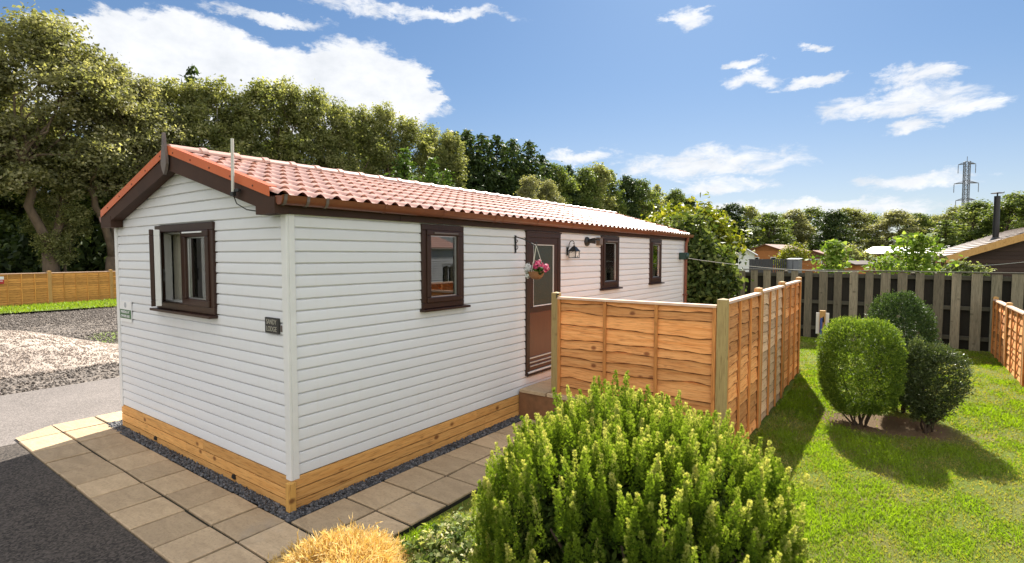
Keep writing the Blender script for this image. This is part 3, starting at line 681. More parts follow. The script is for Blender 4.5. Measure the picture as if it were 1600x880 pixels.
# windows -------------------------------------------------------------
def frame_ring(m, fn, u0, u1, z0, z1, w_, o0, o1):
    for (a, b2, c, d) in ((u0, u1, z1-w_, z1), (u0, u1, z0, z0+w_), (u0, u0+w_, z0+w_, z1-w_), (u1-w_, u1, z0+w_, z1-w_)):
        m.hexa([fn(a, o0, c), fn(b2, o0, c), fn(b2, o1, c), fn(a, o1, c), fn(a, o0, d), fn(b2, o0, d), fn(b2, o1, d), fn(a, o1, d)])
def fbox(m, fn, u0, u1, o0, o1, z0, z1):
    m.hexa([fn(u0, o0, z0), fn(u1, o0, z0), fn(u1, o1, z0), fn(u0, o1, z0), fn(u0, o0, z1), fn(u1, o0, z1), fn(u1, o1, z1), fn(u0, o1, z1)])
def window(q, fn, blind=None, label=None):
    u0, u1, z0, z1 = q
    m = MB(); frame_ring(m, fn, u0, u1, z0, z1, 0.062, -0.05, 0.036)
    wn = m.build('window', m_brown, lodge, bevel=0.006)
    if label: wn['label'] = label
    a, b2, c, d = u0+0.060, u1-0.060, z0+0.060, z1-0.060
    m = MB(); frame_ring(m, fn, a, b2, c, d, 0.058, -0.03, 0.052); m.build('sash', m_brown, wn, bevel=0.008)
    m = MB(); frame_ring(m, fn, a+0.056, b2-0.056, c+0.056, d-0.056, 0.012, 0.012, 0.026); m.build('spacer_bar', m_alu, wn)
    m = MB(); fbox(m, fn, a+0.05, b2-0.05, 0.004, 0.010, c+0.05, d-0.05); m.build('pane', m_glass, wn)
    m = MB(); fbox(m, fn, u0-0.02, u1+0.06, 0.0, 0.085, z0-0.028, z0-0.003); m.build('sill', m_brown, wn, bevel=0.004)
    m = MB(); fbox(m, fn, a+0.10, b2-0.06, 0.0525, 0.062, d-0.040, d-0.022); m.build('trickle_vent', m_finial, wn, bevel=0.003)
    if blind == 'slats':
        m = MB(); z = c+0.02
        while z < d-0.03:
            o = -0.075; fbox(m, fn, a+0.03, b2-0.03, o, o+0.004, z, z+0.030); z += 0.042
        m.build('blind', m_cream, wn)
    elif blind == 'curtain':
        m = MB(); n = 26; A, B = [], []
        for k in range(n+1):
            u = a+(b2-a)*0.42*k/n; o = -0.10+0.018*math.sin(k*1.9); A.append(fn(u, o, c)); B.append(fn(u, o, d))
        m.strip(A, B); m.build('curtain', m_cream, wn, smooth=True)
    return wn
fl = lambda u, o, z: (o, u, z)
window(WIN[0], fl, 'slats', 'brown window nearest the front corner, with a slatted blind')
window(WIN[1], fl, 'curtain', 'tall brown window right of the spotlight')
window(WIN[2], fl, 'slats', 'brown window nearest the far end')

# gable window: left casement open, right light fixed
fg = lambda u, o, z: (u, -o, z)
u0, u1, z0, z1 = GWIN
m = MB(); frame_ring(m, fg, u0, u1, z0, z1, 0.075, -0.06, 0.040)
um = u0+0.66
fbox(m, fg, um-0.03, um+0.03, -0.06, 0.040, z0+0.075, z1-0.075)
gw = m.build('window', m_brown, lodge, bevel=0.006); gw['label'] = 'two light brown gable window with its left casement ajar'
a, b2, c, d = um+0.03, u1-0.072, z0+0.072, z1-0.072
m = MB(); frame_ring(m, fg, a, b2, c, d, 0.065, -0.03, 0.056); m.build('sash', m_brown, gw, bevel=0.008)
m = MB(); frame_ring(m, fg, a+0.062, b2-0.062, c+0.062, d-0.062, 0.014, 0.012, 0.026); m.build('spacer_bar', m_alu, gw)
m = MB(); fbox(m, fg, a+0.06, b2-0.06, 0.004, 0.010, c+0.06, d-0.06); m.build('pane', m_glass, gw)
m = MB(); fbox(m, fg, a+0.04, b2-0.1, 0.0565, 0.068, d-0.028, d-0.012); m.build('trickle_vent', m_white, gw, bevel=0.003)
m = MB(); fbox(m, fg, u0-0.05, u1+0.01, 0.0, 0.095, z0-0.03, z0-0.003); m.build('sill', m_brown, gw, bevel=0.004)
m = MB(); frame_ring(m, fg, u0+0.07, um-0.03, z0+0.07, z1-0.07, 0.02, -0.09, -0.02); m.build('reveal_lining', m_white, gw)
# open leaf, hinged on the left jamb and swung out a little way, seen almost edge on
ha = R_(21.3)
def fo(u, o, z):
    dx, dy = u*math.cos(ha)-o*math.sin(ha), u*math.sin(ha)+o*math.cos(ha)
    return (u0+0.075+dx, -0.042-dy, z)
lw = 0.53; c, d = z0+0.06, z1-0.06
m = MB(); frame_ring(m, fo, 0, lw, c, d, 0.065, 0.022, 0.060); leaf = m.build('open_casement', m_brown, gw, bevel=0.006)
m = MB(); frame_ring(m, fo, 0.002, lw-0.002, c+0.002, d-0.002, 0.062, -0.03, 0.0215); m.build('inner_leaf_frame', m_white, gw, bevel=0.004)
m = MB(); fbox(m, fo, 0.055, lw-0.055, 0.0, 0.006, c+0.055, d-0.055); m.build('casement_pane', m_glass, gw)
m = MB(); m.tube([fo(lw-0.03, -0.05, 2.0), fo(lw-0.03, -0.06, 1.96), fo(lw-0.03, -0.055, 1.88)], 0.008, 8); m.build('window_handle', m_black, gw)
m = MB(); n = 30; A, B = [], []
for k in range(n+1):
    uu = u0+0.02+0.34*k/n; o = -0.15+0.02*math.sin(k*1.7); A.append(fg(uu, o, z0-0.1)); B.append(fg(uu, o, z1))
m.strip(A, B); m.build('curtain', m_cream, gw, smooth=True)

# door ------------------------------------------------------------------
u0, u1, z0, z1 = DOOR
m = MB()
for (a, b2, c, d) in ((u0, u1, z1-0.085, z1), (u0, u0+0.078, z0, z1-0.085), (u1-0.078, u1, z0, z1-0.085)):
    fbox(m, fl, a, b2, -0.05, 0.038, c, d)
fbox(m, fl, u0-0.01, u1+0.01, 0.0, 0.05, z1-0.02, z1+0.004)
door = m.build('door', m_brown, lodge, bevel=0.006)
a, b2, c, d = u0+0.076, u1-0.076, z0+0.03, z1-0.082
m = MB(); zmid = c+0.90
for (p0, p1, q0, q1) in ((a, b2, d-0.10, d), (a, a+0.10, zmid, d-0.10), (b2-0.10, b2, zmid, d-0.10), (a, b2, zmid-0.08, zmid)):
    fbox(m, fl, p0, p1, -0.02, 0.030, q0, q1)
m.build('door_leaf', m_brown, door, bevel=0.008)
m = MB(); fbox(m, fl, a, b2, -0.02, 0.022, c+0.02, zmid-0.08); m.build('door_panel', m_doorpanel, door, bevel=0.004)
m = MB(); fbox(m, fl, a+0.09, b2-0.09, -0.004, 0.006, zmid-0.01, d-0.09); m.build('door_pane', m_frost, door)
m = MB(); frame_ring(m, fl, a+0.095, b2-0.095, zmid-0.003, d-0.095, 0.014, 0.008, 0.024); m.build('glazing_bead', m_white, door)
for k, zz in enumerate((c-0.005, c+0.075, c+0.125, c+0.185)):
    m = MB(); fbox(m, fl, a-(0.05 if k == 0 else 0.0), b2, 0.023, 0.055-0.006*k, zz, zz+0.020); m.build('weather_bar', m_alu if k else m_white, door, bevel=0.004)
m = MB(); fbox(m, fl, u0-0.01, u1+0.01, -0.03, 0.07, z0-0.0, z0+0.024); m.build('threshold', m_brown, door)
m = MB(); m.tube([(0.035, b2-0.045, 1.42), (0.075, b2-0.045, 1.42), (0.075, b2-0.16, 1.42)], 0.009, 8); fbox(m, fl, b2-0.065, b2-0.025, 0.030, 0.036, 1.30, 1.52); m.build('door_handle', m_alu, door, smooth=True)

# ------------------------------------------------------------------ things fixed on the lodge
def text_mesh(txt, size):
    cu = bpy.data.curves.new('lettering', 'FONT'); cu.body = txt; cu.size = size; cu.align_x = 'CENTER'; cu.align_y = 'CENTER'; cu.extrude = 0.0012
    o = bpy.data.objects.new('lettering', cu); col.objects.link(o); dg = bpy.context.evaluated_depsgraph_get()
    me = bpy.data.meshes.new_from_object(o.evaluated_get(dg)); bpy.data.objects.remove(o); bpy.data.curves.remove(cu)
    return me
def put_text(txt, size, parent, loc, mat, sx=1.0, name='lettering'):
    me = text_mesh(txt, size); off = root_loc(parent)
    for v in me.vertices: x, y, z = v.co; v.co = (loc[0]+x*sx-off[0], loc[1]-z-off[1], loc[2]+y-off[2])
    return link_mesh(name, me, mat, parent)
m_plaq = simple('dark_slate', (0.022, 0.021, 0.019), 0.6, (0.035, 0.033, 0.03), 30, bmp=0.3)
m_letter = simple('pale_grey_lettering', (0.38, 0.36, 0.30), 0.6)
T = thing('name_plaque', (-0.21, -0.02, 1.47), 'small square dark slate name plaque reading SANDY LODGE near the corner', 'sign')
m = MB(); m.box(-0.315, -0.105, -0.034, -0.016, 1.478, 1.612); m.build('plate', m_plaq, T, bevel=0.003)
put_text('SANDY', 0.060, T, (-0.21, -0.0355, 1.575), m_letter, 0.82); put_text('LODGE', 0.060, T, (-0.21, -0.0355, 1.515), m_letter, 0.82)
m = MB(); m.box(-0.085, -0.078, -0.026, -0.016, 1.50, 1.555); tag(m.build('cable_clip', m_finial), 'tiny brown clip on the white wall right of the plaque', 'clip')
m_paper = simple('white_sign_board', (0.78, 0.78, 0.78), 0.4, (0.72, 0.73, 0.74), 8)
m_green = simple('green_sign_band', (0.030, 0.13, 0.045), 0.4)
m_greylet = simple('grey_print', (0.42, 0.44, 0.46), 0.6)
T = thing('notice_sign', (-3.49, -0.02, 1.30), 'white notice with a green band fixed near the left end of the gable wall', 'sign')
m = MB(); m.box(-3.665, -3.315, -0.028, -0.017, 1.335, 1.585); m.build('board', m_paper, T)
m = MB(); m.box(-3.663, -3.317, -0.031, -0.0285, 1.375, 1.482); m.build('green_band', m_green, T)
put_text('PARKING AT', 0.048, T, (-3.49, -0.0325, 1.452), m_paper); put_text('OWNERS RISK', 0.044, T, (-3.49, -0.0325, 1.403), m_paper)
m = MB(); m.lathe((0, 0, 0), [(0.034, 0), (0.034, 0.002)], 16)
m.v = [(-3.49+x, -0.0285-z, 1.538+y) for x, y, z in m.v]; m.build('emblem', m_greylet, T)

m_pole = simple('pale_aerial_pole', (0.55, 0.54, 0.50), 0.4, (0.48, 0.47, 0.43), 6)
T = thing('aerial_pole', (-0.49, -0.185, 2.66), 'pale vertical aerial pole clamped to the gable bargeboard', 'aerial')
m = MB(); m.tube([(-0.49, -0.19, 2.665), (-0.478, -0.19, 3.12)], 0.0125, 10); m.build('pole', m_pole, T, smooth=True)
m = MB(); m.box(-0.51, -0.41, -0.188, -0.160, 2.675, 2.70); m.box(-0.51, -0.465, -0.206, -0.174, 2.64, 2.675); m.build('clamp', m_black, T, bevel=0.003)
m = MB(); m.tube([(-0.492, -0.185, 2.65), (-0.49, -0.16, 2.58), (-0.44, -0.10, 2.53), (-0.35, -0.05, 2.515), (-0.25, -0.02, 2.53)], 0.005, 6); m.build('cable', m_black, T, smooth=True)

# lantern
T = thing('wall_lantern', (0.02, 4.62, 2.1), 'black carriage lantern with scroll arm on the wall right of the door', 'lantern')
LX, LY = 0.17, 4.63
m = MB(); m.lathe((0.02, 4.60, 2.19), [(0.035, 0.0), (0.035, 0.01), (0.02, 0.016)], 14, 'x')
m.box(0.018, 0.034, 4.575, 4.625, 2.09, 2.26); m.build('backplate', m_black, T, bevel=0.003)
m = MB(); pts = [(0.03, 4.60, 2.20), (0.055, 4.605, 2.25), (0.06, 4.61, 2.32), (0.085, 4.615, 2.375), (0.13, 4.62, 2.39), (0.165, 4.625, 2.37), (0.172, 4.63, 2.335), (0.15, 4.63, 2.325), (0.14, 4.63, 2.345)]
m.tube(pts, [0.009]*7+[0.006, 0.005], 8); m.tube([(LX, LY, 2.345), (LX, LY, 2.26)], 0.007, 8); m.build('scroll_arm', m_black, T, smooth=True)
def frustum(m, c, r0, r1, z0, z1):
    p = [(c[0]+sx*r, c[1]+sy*r, z) for r, z in ((r0, z0), (r1, z1)) for sx, sy in ((-1, -1), (1, -1), (1, 1), (-1, 1))]
    m.hexa(p)
m = MB(); frustum(m, (LX, LY), 0.092, 0.03, 2.185, 2.27); frustum(m, (LX, LY), 0.096, 0.094, 2.172, 2.1845); frustum(m, (LX, LY), 0.02, 0.012, 2.2705, 2.295); m.build('lantern_roof', m_black, T, bevel=0.003)
m = MB()
for sx in (-1, 1):
    for sy in (-1, 1): m.box(LX+sx*0.078-0.006, LX+sx*0.078+0.006, LY+sy*0.078-0.006, LY+sy*0.078+0.006, 2.045, 2.172)
frustum(m, (LX, LY), 0.086, 0.086, 2.035, 2.047)
for k in range(26):     # leaf tracery over the panes
    s = rnd.choice([0, 1]); u = rnd.uniform(-0.06, 0.06); z = rnd.uniform(2.055, 2.165); r = rnd.uniform(0.008, 0.016); a = rnd.uniform(0, 3)
    for sg in (-1, 1):
        e = 0.0795*sg
        q = [(u+r*math.cos(a), z+r*math.sin(a)), (u-0.5*r*math.sin(a), z+0.5*r*math.cos(a)), (u-r*math.cos(a), z-r*math.sin(a)), (u+0.5*r*math.sin(a), z-0.5*r*math.cos(a))]
        m.poly([(LX+e, LY+x, zz) if s else (LX+x, LY+e, zz) for x, zz in q])
m.build('cage', m_black, T)
m_opal = simple('opal_glass', (0.82, 0.80, 0.76), 0.25)
m = MB(); frustum(m, (LX, LY), 0.076, 0.076, 2.048, 2.170); m.build('opal_pane', m_opal, T)
T.scale = (0.72, 0.72, 0.74); T.location = (0.02, 4.56, 2.145)
# spotlight
T = thing('security_light', (0.02, 5.17, 2.35), 'black round security light high on the wall between lantern and window', 'light')
m = MB(); m.lathe((0.015, 5.17, 2.36), [(0.075, 0), (0.075, 0.02), (0.062, 0.035), (0.03, 0.045)], 18, 'x'); m.build('base', m_black, T, smooth=True)
m = MB(); m.tube([(0.05, 5.18, 2.365), (0.10, 5.20, 2.37), (0.15, 5.22, 2.37)], [0.03, 0.042, 0.05], 12); m.box(0.09, 0.20, 5.17, 5.27, 2.375, 2.405); m.build('lamp_head', m_black, T, smooth=True)
m_boxb = simple('brown_sounder', (0.13, 0.09, 0.06), 0.5)
T = thing('junction_box', (0.02, 5.58, 2.3), 'square brown box on the wall touching the tall window frame', 'box')
m = MB(); m.box(0.012, 0.07, 5.51, 5.655, 2.305, 2.435); m.build('case', m_boxb, T, bevel=0.006); m = MB(); m.box(0.0705, 0.076, 5.53, 5.635, 2.325, 2.415); m.build('lid', m_finial, T, bevel=0.003)
# washing line reel
m_dgreen = simple('dark_green_plastic', (0.012, 0.045, 0.035), 0.4)
m_line = simple('white_washing_line', (0.7, 0.7, 0.66), 0.5)
T = thing('washing_line', (0.02, 9.72, 2.0), 'dark green reel at the lodge end with its white line stretched to the right', 'washing line')
m = MB(); m.box(0.02, 0.17, 9.64, 9.80, 2.04, 2.20); m.lathe((0.17, 9.72, 2.12), [(0.07, 0), (0.07, 0.03), (0.03, 0.05)], 16, 'x'); m.build('reel', m_dgreen, T, bevel=0.01)
pA = np.array((0.2, 9.73, 2.07)); pB = np.array((3.3, 13.55, 1.72)); pts = []
for k in range(25):
    f = k/24; q = pA+(pB-pA)*f; q[2] -= 0.13*4*f*(1-f)*0.6; pts.append(q)
m = MB(); m.tube(pts, 0.0055, 6); m.build('line', m_line, T, smooth=True)
# bracket and basket
T = thing('basket_bracket', (0.02, 3.22, 2.15), 'black iron hanging bracket left of the door', 'bracket')
m = MB(); m.box(0.012, 0.024, 3.185, 3.215, 2.17, 2.40); m.tube([(0.02, 3.20, 2.385), (0.16, 3.20, 2.345), (0.31, 3.20, 2.275)], 0.007, 8); m.tube([(0.02, 3.20, 2.21), (0.05, 3.20, 2.225), (0.06, 3.20, 2.25), (0.04, 3.20, 2.262)], 0.005, 8); m.tube([(0.02, 3.20, 2.30), (0.05, 3.20, 2.315), (0.055, 3.20, 2.335), (0.035, 3.20, 2.34)], 0.005, 8)
m.tube([(0.31, 3.20, 2.275), (0.345, 3.20, 2.262), (0.36, 3.20, 2.285), (0.345, 3.20, 2.305), (0.33, 3.20, 2.295)], 0.006, 8); m.build('arm', m_black, T)
BX, BY = 0.345, 3.20
m_terra = simple('woven_basket', (0.36, 0.17, 0.075), 0.8, (0.24, 0.10, 0.04), 60, bmp=0.6, stretch=(1, 1, 3))
T = thing('hanging_basket', (BX, BY, 1.8), 'woven hanging basket of pink and white flowers in front of the door', 'hanging basket')
m = MB(); m.lathe((BX, BY, 1.80), [(0.035, 0.0), (0.075, 0.012), (0.105, 0.05), (0.12, 0.10), (0.128, 0.105), (0.128, 0.115)], 22); m.build('basket', m_terra, T, smooth=True)
m_chain = simple('pale_cord', (0.55, 0.55, 0.45), 0.6)
for k in range(3):
    a = k*2.094+0.5; m = MB(); m.tube([(BX+0.122*math.cos(a), BY+0.122*math.sin(a), 1.91), (BX, BY, 2.30)], 0.0045, 6); m.build('cord', m_chain, T)
def petals(name, cs, n, size, mat, parent, seed):
    rs = np.random.default_rng(seed); m = MB()
    for (c, r) in cs:
        for k in range(n):
            d = rs.normal(size=3); d /= np.linalg.norm(d); p = np.array(c)+d*r*rs.uniform(0.55, 1.0)
            h = rs.normal(size=3); s = np.cross(d, h); s /= np.linalg.norm(s); q = np.cross(d, s); z = size*rs.uniform(0.6, 1.2); l = d*z*0.35
            m.poly([p+s*z+l, p+q*z, p-s*z+l, p-q*z], rs.random())
    return m.build(name, mat, parent)
m_pink = leaf_mat('pink_petals', (0.42, 0.03, 0.11), (0.66, 0.12, 0.24), (0.82, 0.40, 0.48), 0.3, tcol=(1, 0.9, 0.9))
m_wpet = leaf_mat('white_petals', (0.55, 0.55, 0.52), (0.8, 0.8, 0.78), (0.85, 0.85, 0.85), 0.3, tcol=(1, 1, 1))
m_bleaf = leaf_mat('basket_leaves', (0.02, 0.05, 0.012), (0.05, 0.10, 0.02), (0.09, 0.15, 0.03))
petals('pink_flowers', [((BX+0.03, BY+0.0, 2.0), 0.085), ((BX+0.10, BY+0.07, 1.965), 0.07), ((BX+0.02, BY+0.05, 1.96), 0.07)], 75, 0.024, m_pink, T, 1)
petals('white_flowers', [((BX-0.12, BY-0.04, 1.975), 0.075), ((BX-0.10, BY-0.08, 1.93), 0.05), ((BX-0.11, BY-0.06, 1.855), 0.04)], 65, 0.02, m_wpet, T, 2)
petals('leaves', [((BX-0.02, BY, 1.93), 0.10), ((BX+0.1, BY-0.04, 1.93), 0.06), ((BX-0.1, BY-0.05, 1.90), 0.05)], 60, 0.022, m_bleaf, T, 3)
T.scale = (0.86, 0.86, 0.86); T.location = (BX, BY, 1.835)
#@@PART2
# ------------------------------------------------------------------ patio behind the screen fence
m_riser = simple('brown_riser_boards', (0.26, 0.12, 0.05), 0.75, (0.17, 0.08, 0.035), 12, bmp=0.3)
mb = MB(); mb.box(0.03, 2.52, 3.27, 9.3, -0.2, 0.322); mb.build('patio_base', m_riser)['kind'] = 'structure'
slabs = MB()
for y0 in np.arange(3.24, 9.2, 0.6):
    for x0, x1 in ((0.045, 0.46), (0.46, 1.06), (1.06, 1.66), (1.66, 2.26), (2.26, 2.52)):
        n0 = len(slabs.v); slab(x0, x1, float(y0), float(y0)+0.6)
        for i in range(n0, len(slabs.v)): q = slabs.v[i]; slabs.v[i] = (q[0], q[1], q[2]+0.362)
slabs.build('patio', m_slab)['kind'] = 'structure'

# ------------------------------------------------------------------ lap panel fences
def lap_panel(parent, p0, p1, z0, z1, out, mat_board, nb=2, cap=True, seed=0, hb=(0.10, 0.19), mat_b=None):
    """waney edged boards between ground points p0, p1; out = outward unit normal (2-D)"""
    rs = random.Random(seed); p0, p1 = np.array(p0, float), np.array(p1, float); Lp = np.linalg.norm(p1-p0); d = (p1-p0)/Lp; o = np.array(out, float)
    P = lambda u, w_, z: (p0[0]+d[0]*u+o[0]*w_, p0[1]+d[1]*u+o[1]*w_, z)
    m = MB(); n = 26; z = z0; k = 0
    ph = [rs.uniform(0, 6) for _ in range(60)]
    def wav(i, u): return 0.009*math.sin(u*2.3+ph[i % 60])+0.004*math.sin(u*6.1+ph[(i*3+1) % 60])+0.003*math.sin(u*14+ph[(i*5+2) % 60])+0.022*math.exp(-((u-Lp*(ph[(i*7+3) % 60]/6.0))/0.16)**2)*(1 if i % 3 else -1)
    while z < z1-0.05:
        h = rs.uniform(*hb); zt = min(z+h+0.03, z1); v = rs.random(); base = 0.004
        A, B, C, D, E_ = [], [], [], [], []
        for j in range(n+1):
            u = 0.02+(Lp-0.04)*j/n; zb = z+wav(k, u) if k else z0
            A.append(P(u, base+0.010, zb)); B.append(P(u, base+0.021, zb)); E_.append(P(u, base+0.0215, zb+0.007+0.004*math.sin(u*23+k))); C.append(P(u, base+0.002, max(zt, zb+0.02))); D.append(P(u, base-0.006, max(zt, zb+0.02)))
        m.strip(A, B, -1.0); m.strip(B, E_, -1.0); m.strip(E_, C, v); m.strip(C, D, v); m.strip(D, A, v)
        z += h; k += 1
    pn = m.build('fence_panel', mat_board, parent)
    mat_b = mat_b or m_batten
    def up(u, w_=0.038):
        q = MB(); a, b2 = u-w_/2, u+w_/2
        q.hexa([P(a, 0.0275, z0), P(b2, 0.0275, z0), P(b2, 0.050, z0), P(a, 0.050, z0), P(a, 0.0275, z1), P(b2, 0.0275, z1), P(b2, 0.050, z1), P(a, 0.050, z1)])
        q.build('batten', mat_b, pn, bevel=0.003)
        q = MB(); q.hexa([P(a, -0.03, z0), P(b2, -0.03, z0), P(b2, -0.009, z0), P(a, -0.009, z0), P(a, -0.03, z1), P(b2, -0.03, z1), P(b2, -0.009, z1), P(a, -0.009, z1)])
        q.build('batten', mat_b, pn)
    for j in range(nb+2): up(0.02+(Lp-0.04)*j/(nb+1))
    if cap:
        q = MB(); a, b2 = 0.0, Lp
        q.hexa([P(a, -0.034, z1+0.001), P(b2, -0.034, z1+0.001), P(b2, 0.058, z1+0.001), P(a, 0.058, z1+0.001), P(a, -0.03, z1+0.03), P(b2, -0.03, z1+0.03), P(b2, 0.048, z1+0.03), P(a, 0.048, z1+0.03)])
        q.build('cap_rail', m_cap, pn, bevel=0.004)
    return pn
def fpost(parent, x, y, z0, z1, mat, s=0.09):
    m = MB(); h = s/2
    m.box(x-h, x+h, y-h, y+h, z0, z1-0.015); m.add([(x-h, y-h, z1-0.0145), (x+h, y-h, z1-0.0145), (x+h, y+h, z1-0.0145), (x-h, y+h, z1-0.0145), (x, y, z1)], [(0, 1, 4), (1, 2, 4), (2, 3, 4), (3, 0, 4)])
    return m.build('fence_post', mat, parent, bevel=0.004)
FX = 2.60
T = thing('screen_fence', (1.6, 3.35, 0), 'orange waney lap fence panel facing the camera, screening the patio behind the big hedge bush', 'fence', 'lap panel fences')
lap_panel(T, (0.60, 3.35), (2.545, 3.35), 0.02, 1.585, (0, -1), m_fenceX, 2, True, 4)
fpost(T, 0.555, 3.35, -0.1, 1.675, m_post, 0.092); pc = fpost(T, FX, 3.35, -0.2, 1.69, m_post, 0.10)
m = MB(); m.box(0.585, 0.60, 3.30, 3.303, 1.60, 1.66); m.box(0.60, 0.625, 3.30, 3.31, 1.64, 1.655); m.build('latch', m_black, T)
T = thing('side_fence', (FX, 6.0, 0), 'fence of three lap panels with posts running away beside the lawn', 'fence', 'lap panel fences')
yp = [3.35, 5.12, 6.88, 8.65]
for k in range(3):
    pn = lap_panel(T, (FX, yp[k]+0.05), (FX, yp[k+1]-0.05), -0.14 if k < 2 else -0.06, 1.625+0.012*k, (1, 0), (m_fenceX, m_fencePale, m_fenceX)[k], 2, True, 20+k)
    if k == 1: pn['label'] = 'paler straw coloured fence panel'
    fpost(T, FX, yp[k+1], -0.25, 1.72+0.01*k, m_postOr, 0.09)
T = thing('boundary_fence', (5.88, 10.5, 0), 'low lap panel fence at the right edge of the lawn', 'fence', 'lap panel fences')
yb = [13.45, 11.65, 9.82, 8.0, 6.2]
for k in range(4):
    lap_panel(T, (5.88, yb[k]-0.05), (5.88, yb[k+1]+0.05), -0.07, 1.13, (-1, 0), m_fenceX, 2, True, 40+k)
for y in yb: fpost(T, 5.88, y, -0.2, 1.22, m_postOr, 0.09)
# yard fence far left
T = thing('yard_fence', (-25.3, 4, 0), 'golden brown panel fence across the back of the gravel yard', 'fence', 'lap panel fences')
pa, pb = np.array((-24.85, -0.35)), np.array((-26.0, 7.2)); dd = pb-pa; nn = np.array((dd[1], -dd[0]))/np.linalg.norm(dd)
npan = 10; stp = dd/3.25
pos = [pa+stp*(k-5) for k in range(npan+1)]
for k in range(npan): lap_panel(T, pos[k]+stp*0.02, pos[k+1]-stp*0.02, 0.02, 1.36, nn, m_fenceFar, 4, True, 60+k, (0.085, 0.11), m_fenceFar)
for q in pos: fpost(T, q[0], q[1], -0.1, 1.47, m_postOr, 0.13)
# sign on the yard fence
m_redp = simple('red_sign_panel', (0.50, 0.03, 0.035), 0.4)
q0 = pa+stp*0.0; fs = at(20, 440, 20.6)
kf = ((fs[0]-pa[0])*dd[0]+(fs[1]-pa[1])*dd[1])/np.dot(dd, dd); sp_ = pa+dd*kf+nn*0.10; du = dd/np.linalg.norm(dd)
T = thing('fence_sign', (sp_[0], sp_[1], 1.1), 'small red and white sign on the golden yard fence', 'sign')
def flat(m, u0, u1, w0, w1, z0, z1):
    f = lambda u, w_, z: (sp_[0]+du[0]*u+nn[0]*w_, sp_[1]+du[1]*u+nn[1]*w_, z)
    m.hexa([f(u0, w0, z0), f(u1, w0, z0), f(u1, w1, z0), f(u0, w1, z0), f(u0, w0, z1), f(u1, w0, z1), f(u1, w1, z1), f(u0, w1, z1)])
m = MB(); flat(m, -0.24, 0.24, -0.06, 0.0, 0.98, 1.27); m.build('board', m_paper, T)
m = MB(); flat(m, -0.24, 0.24, 0.0005, 0.004, 0.98, 1.15); m.build('red_panel', m_redp, T)
m = MB(); flat(m, -0.14, 0.2, 0.0045, 0.007, 1.08, 1.105); m.build('pale_stripe', m_paper, T)

# hit-and-miss picket fence
T = thing('picket_fence', (3.6, 13.7, 0), 'tall weathered grey hit and miss board fence at the end of the lawn', 'fence')
rs = random.Random(5); m = MB(); x = -3.0; m2 = MB()
while x < 11.0:
    wd = rs.uniform(0.165, 0.20); zt = 1.71+rs.uniform(-0.012, 0.012); tl = rs.uniform(-0.006, 0.006)
    m.hexa([(x, 13.64, -0.12), (x+wd, 13.64, -0.12), (x+wd, 13.662, -0.12), (x, 13.662, -0.12), (x+tl, 13.64, zt), (x+wd+tl, 13.64, zt), (x+wd+tl, 13.662, zt), (x+tl, 13.662, zt)])
    xb = x+0.165+rs.uniform(-0.01, 0.01)
    w9 = wd*1.42; xb -= 0.03; m2.hexa([(xb, 13.745, -0.12), (xb+w9, 13.745, -0.12), (xb+w9, 13.765, -0.12), (xb, 13.765, -0.12), (xb, 13.745, 1.66), (xb+w9, 13.745, 1.66), (xb+w9, 13.765, 1.66), (xb, 13.765, 1.66)])
    x += 0.338+rs.uniform(-0.012, 0.012)
m.build('front_boards', m_grey, T, bevel=0.004)
m_greyd = wood('gap_shade_back_boards', (0.024, 0.022, 0.017), (0.018, 0.016, 0.013), (0.01, 0.01, 0.008), (14, 14, 0.9), 0.9, 0.4, 0.5, 2)  # back boards coloured darker to paint shade into the gaps
m_rail = wood('grey_rail', (0.085, 0.078, 0.055), (0.055, 0.052, 0.038), (0.02, 0.02, 0.016), (1, 1, 14), 0.9, 0.2, 0.3, 2)
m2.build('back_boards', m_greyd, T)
for z in (0.16, 0.86, 1.56):
    m = MB(); m.box(-3.0, 11.2, 13.664, 13.742, z, z+0.09); m.build('rail', m_rail, T)
m = MB(); m.box(-3.0, 11.2, 13.62, 13.79, 1.728, 1.752); m.build('capping', m_rail, T)
for xx in (-1.2, 1.6, 4.4, 7.2, 10.0): fpost(T, xx, 13.83, -0.2, 1.72, m_grey, 0.1)

# standpipe post
m_bluep = simple('blue_pipe', (0.02, 0.05, 0.24), 0.4)
T = thing('standpipe_post', (2.66, 12.1, -0.1), 'short timber post with white board and blue pipe near the grey fence', 'post')
m = MB(); m.box(2.61, 2.73, 12.05, 12.15, -0.15, 0.82); m.build('post', m_postOr, T, bevel=0.006)
m = MB(); m.box(2.53, 2.80, 12.155, 12.18, 0.25, 0.76); m.build('white_board', m_white, T)
m = MB(); m.tube([(2.645, 12.02, -0.12), (2.65, 12.02, 0.3), (2.655, 12.02, 0.58), (2.66, 12.05, 0.64)], 0.028, 10); m.build('blue_pipe', m_bluep, T, smooth=True)
m = MB(); m.tube([(2.70, 12.03, 0.55), (2.70, 11.97, 0.68), (2.70, 11.93, 0.66)], 0.014, 8); m.build('tap', m_black, T, smooth=True)

# second washing line to the right
T = thing('clothes_line', (6, 14.5, 1.8), 'thin white washing line in front of the dark brown lodge wall', 'washing line')
m = MB(); a, b2 = at(1505, 417, 17.5), at(1640, 405, 15.5); m.tube([a+(b2-a)*f-np.array((0, 0, 0.10*f*(1-f))) for f in np.linspace(0, 1, 12)], 0.006, 6); m.build('line', m_line, T, smooth=True)

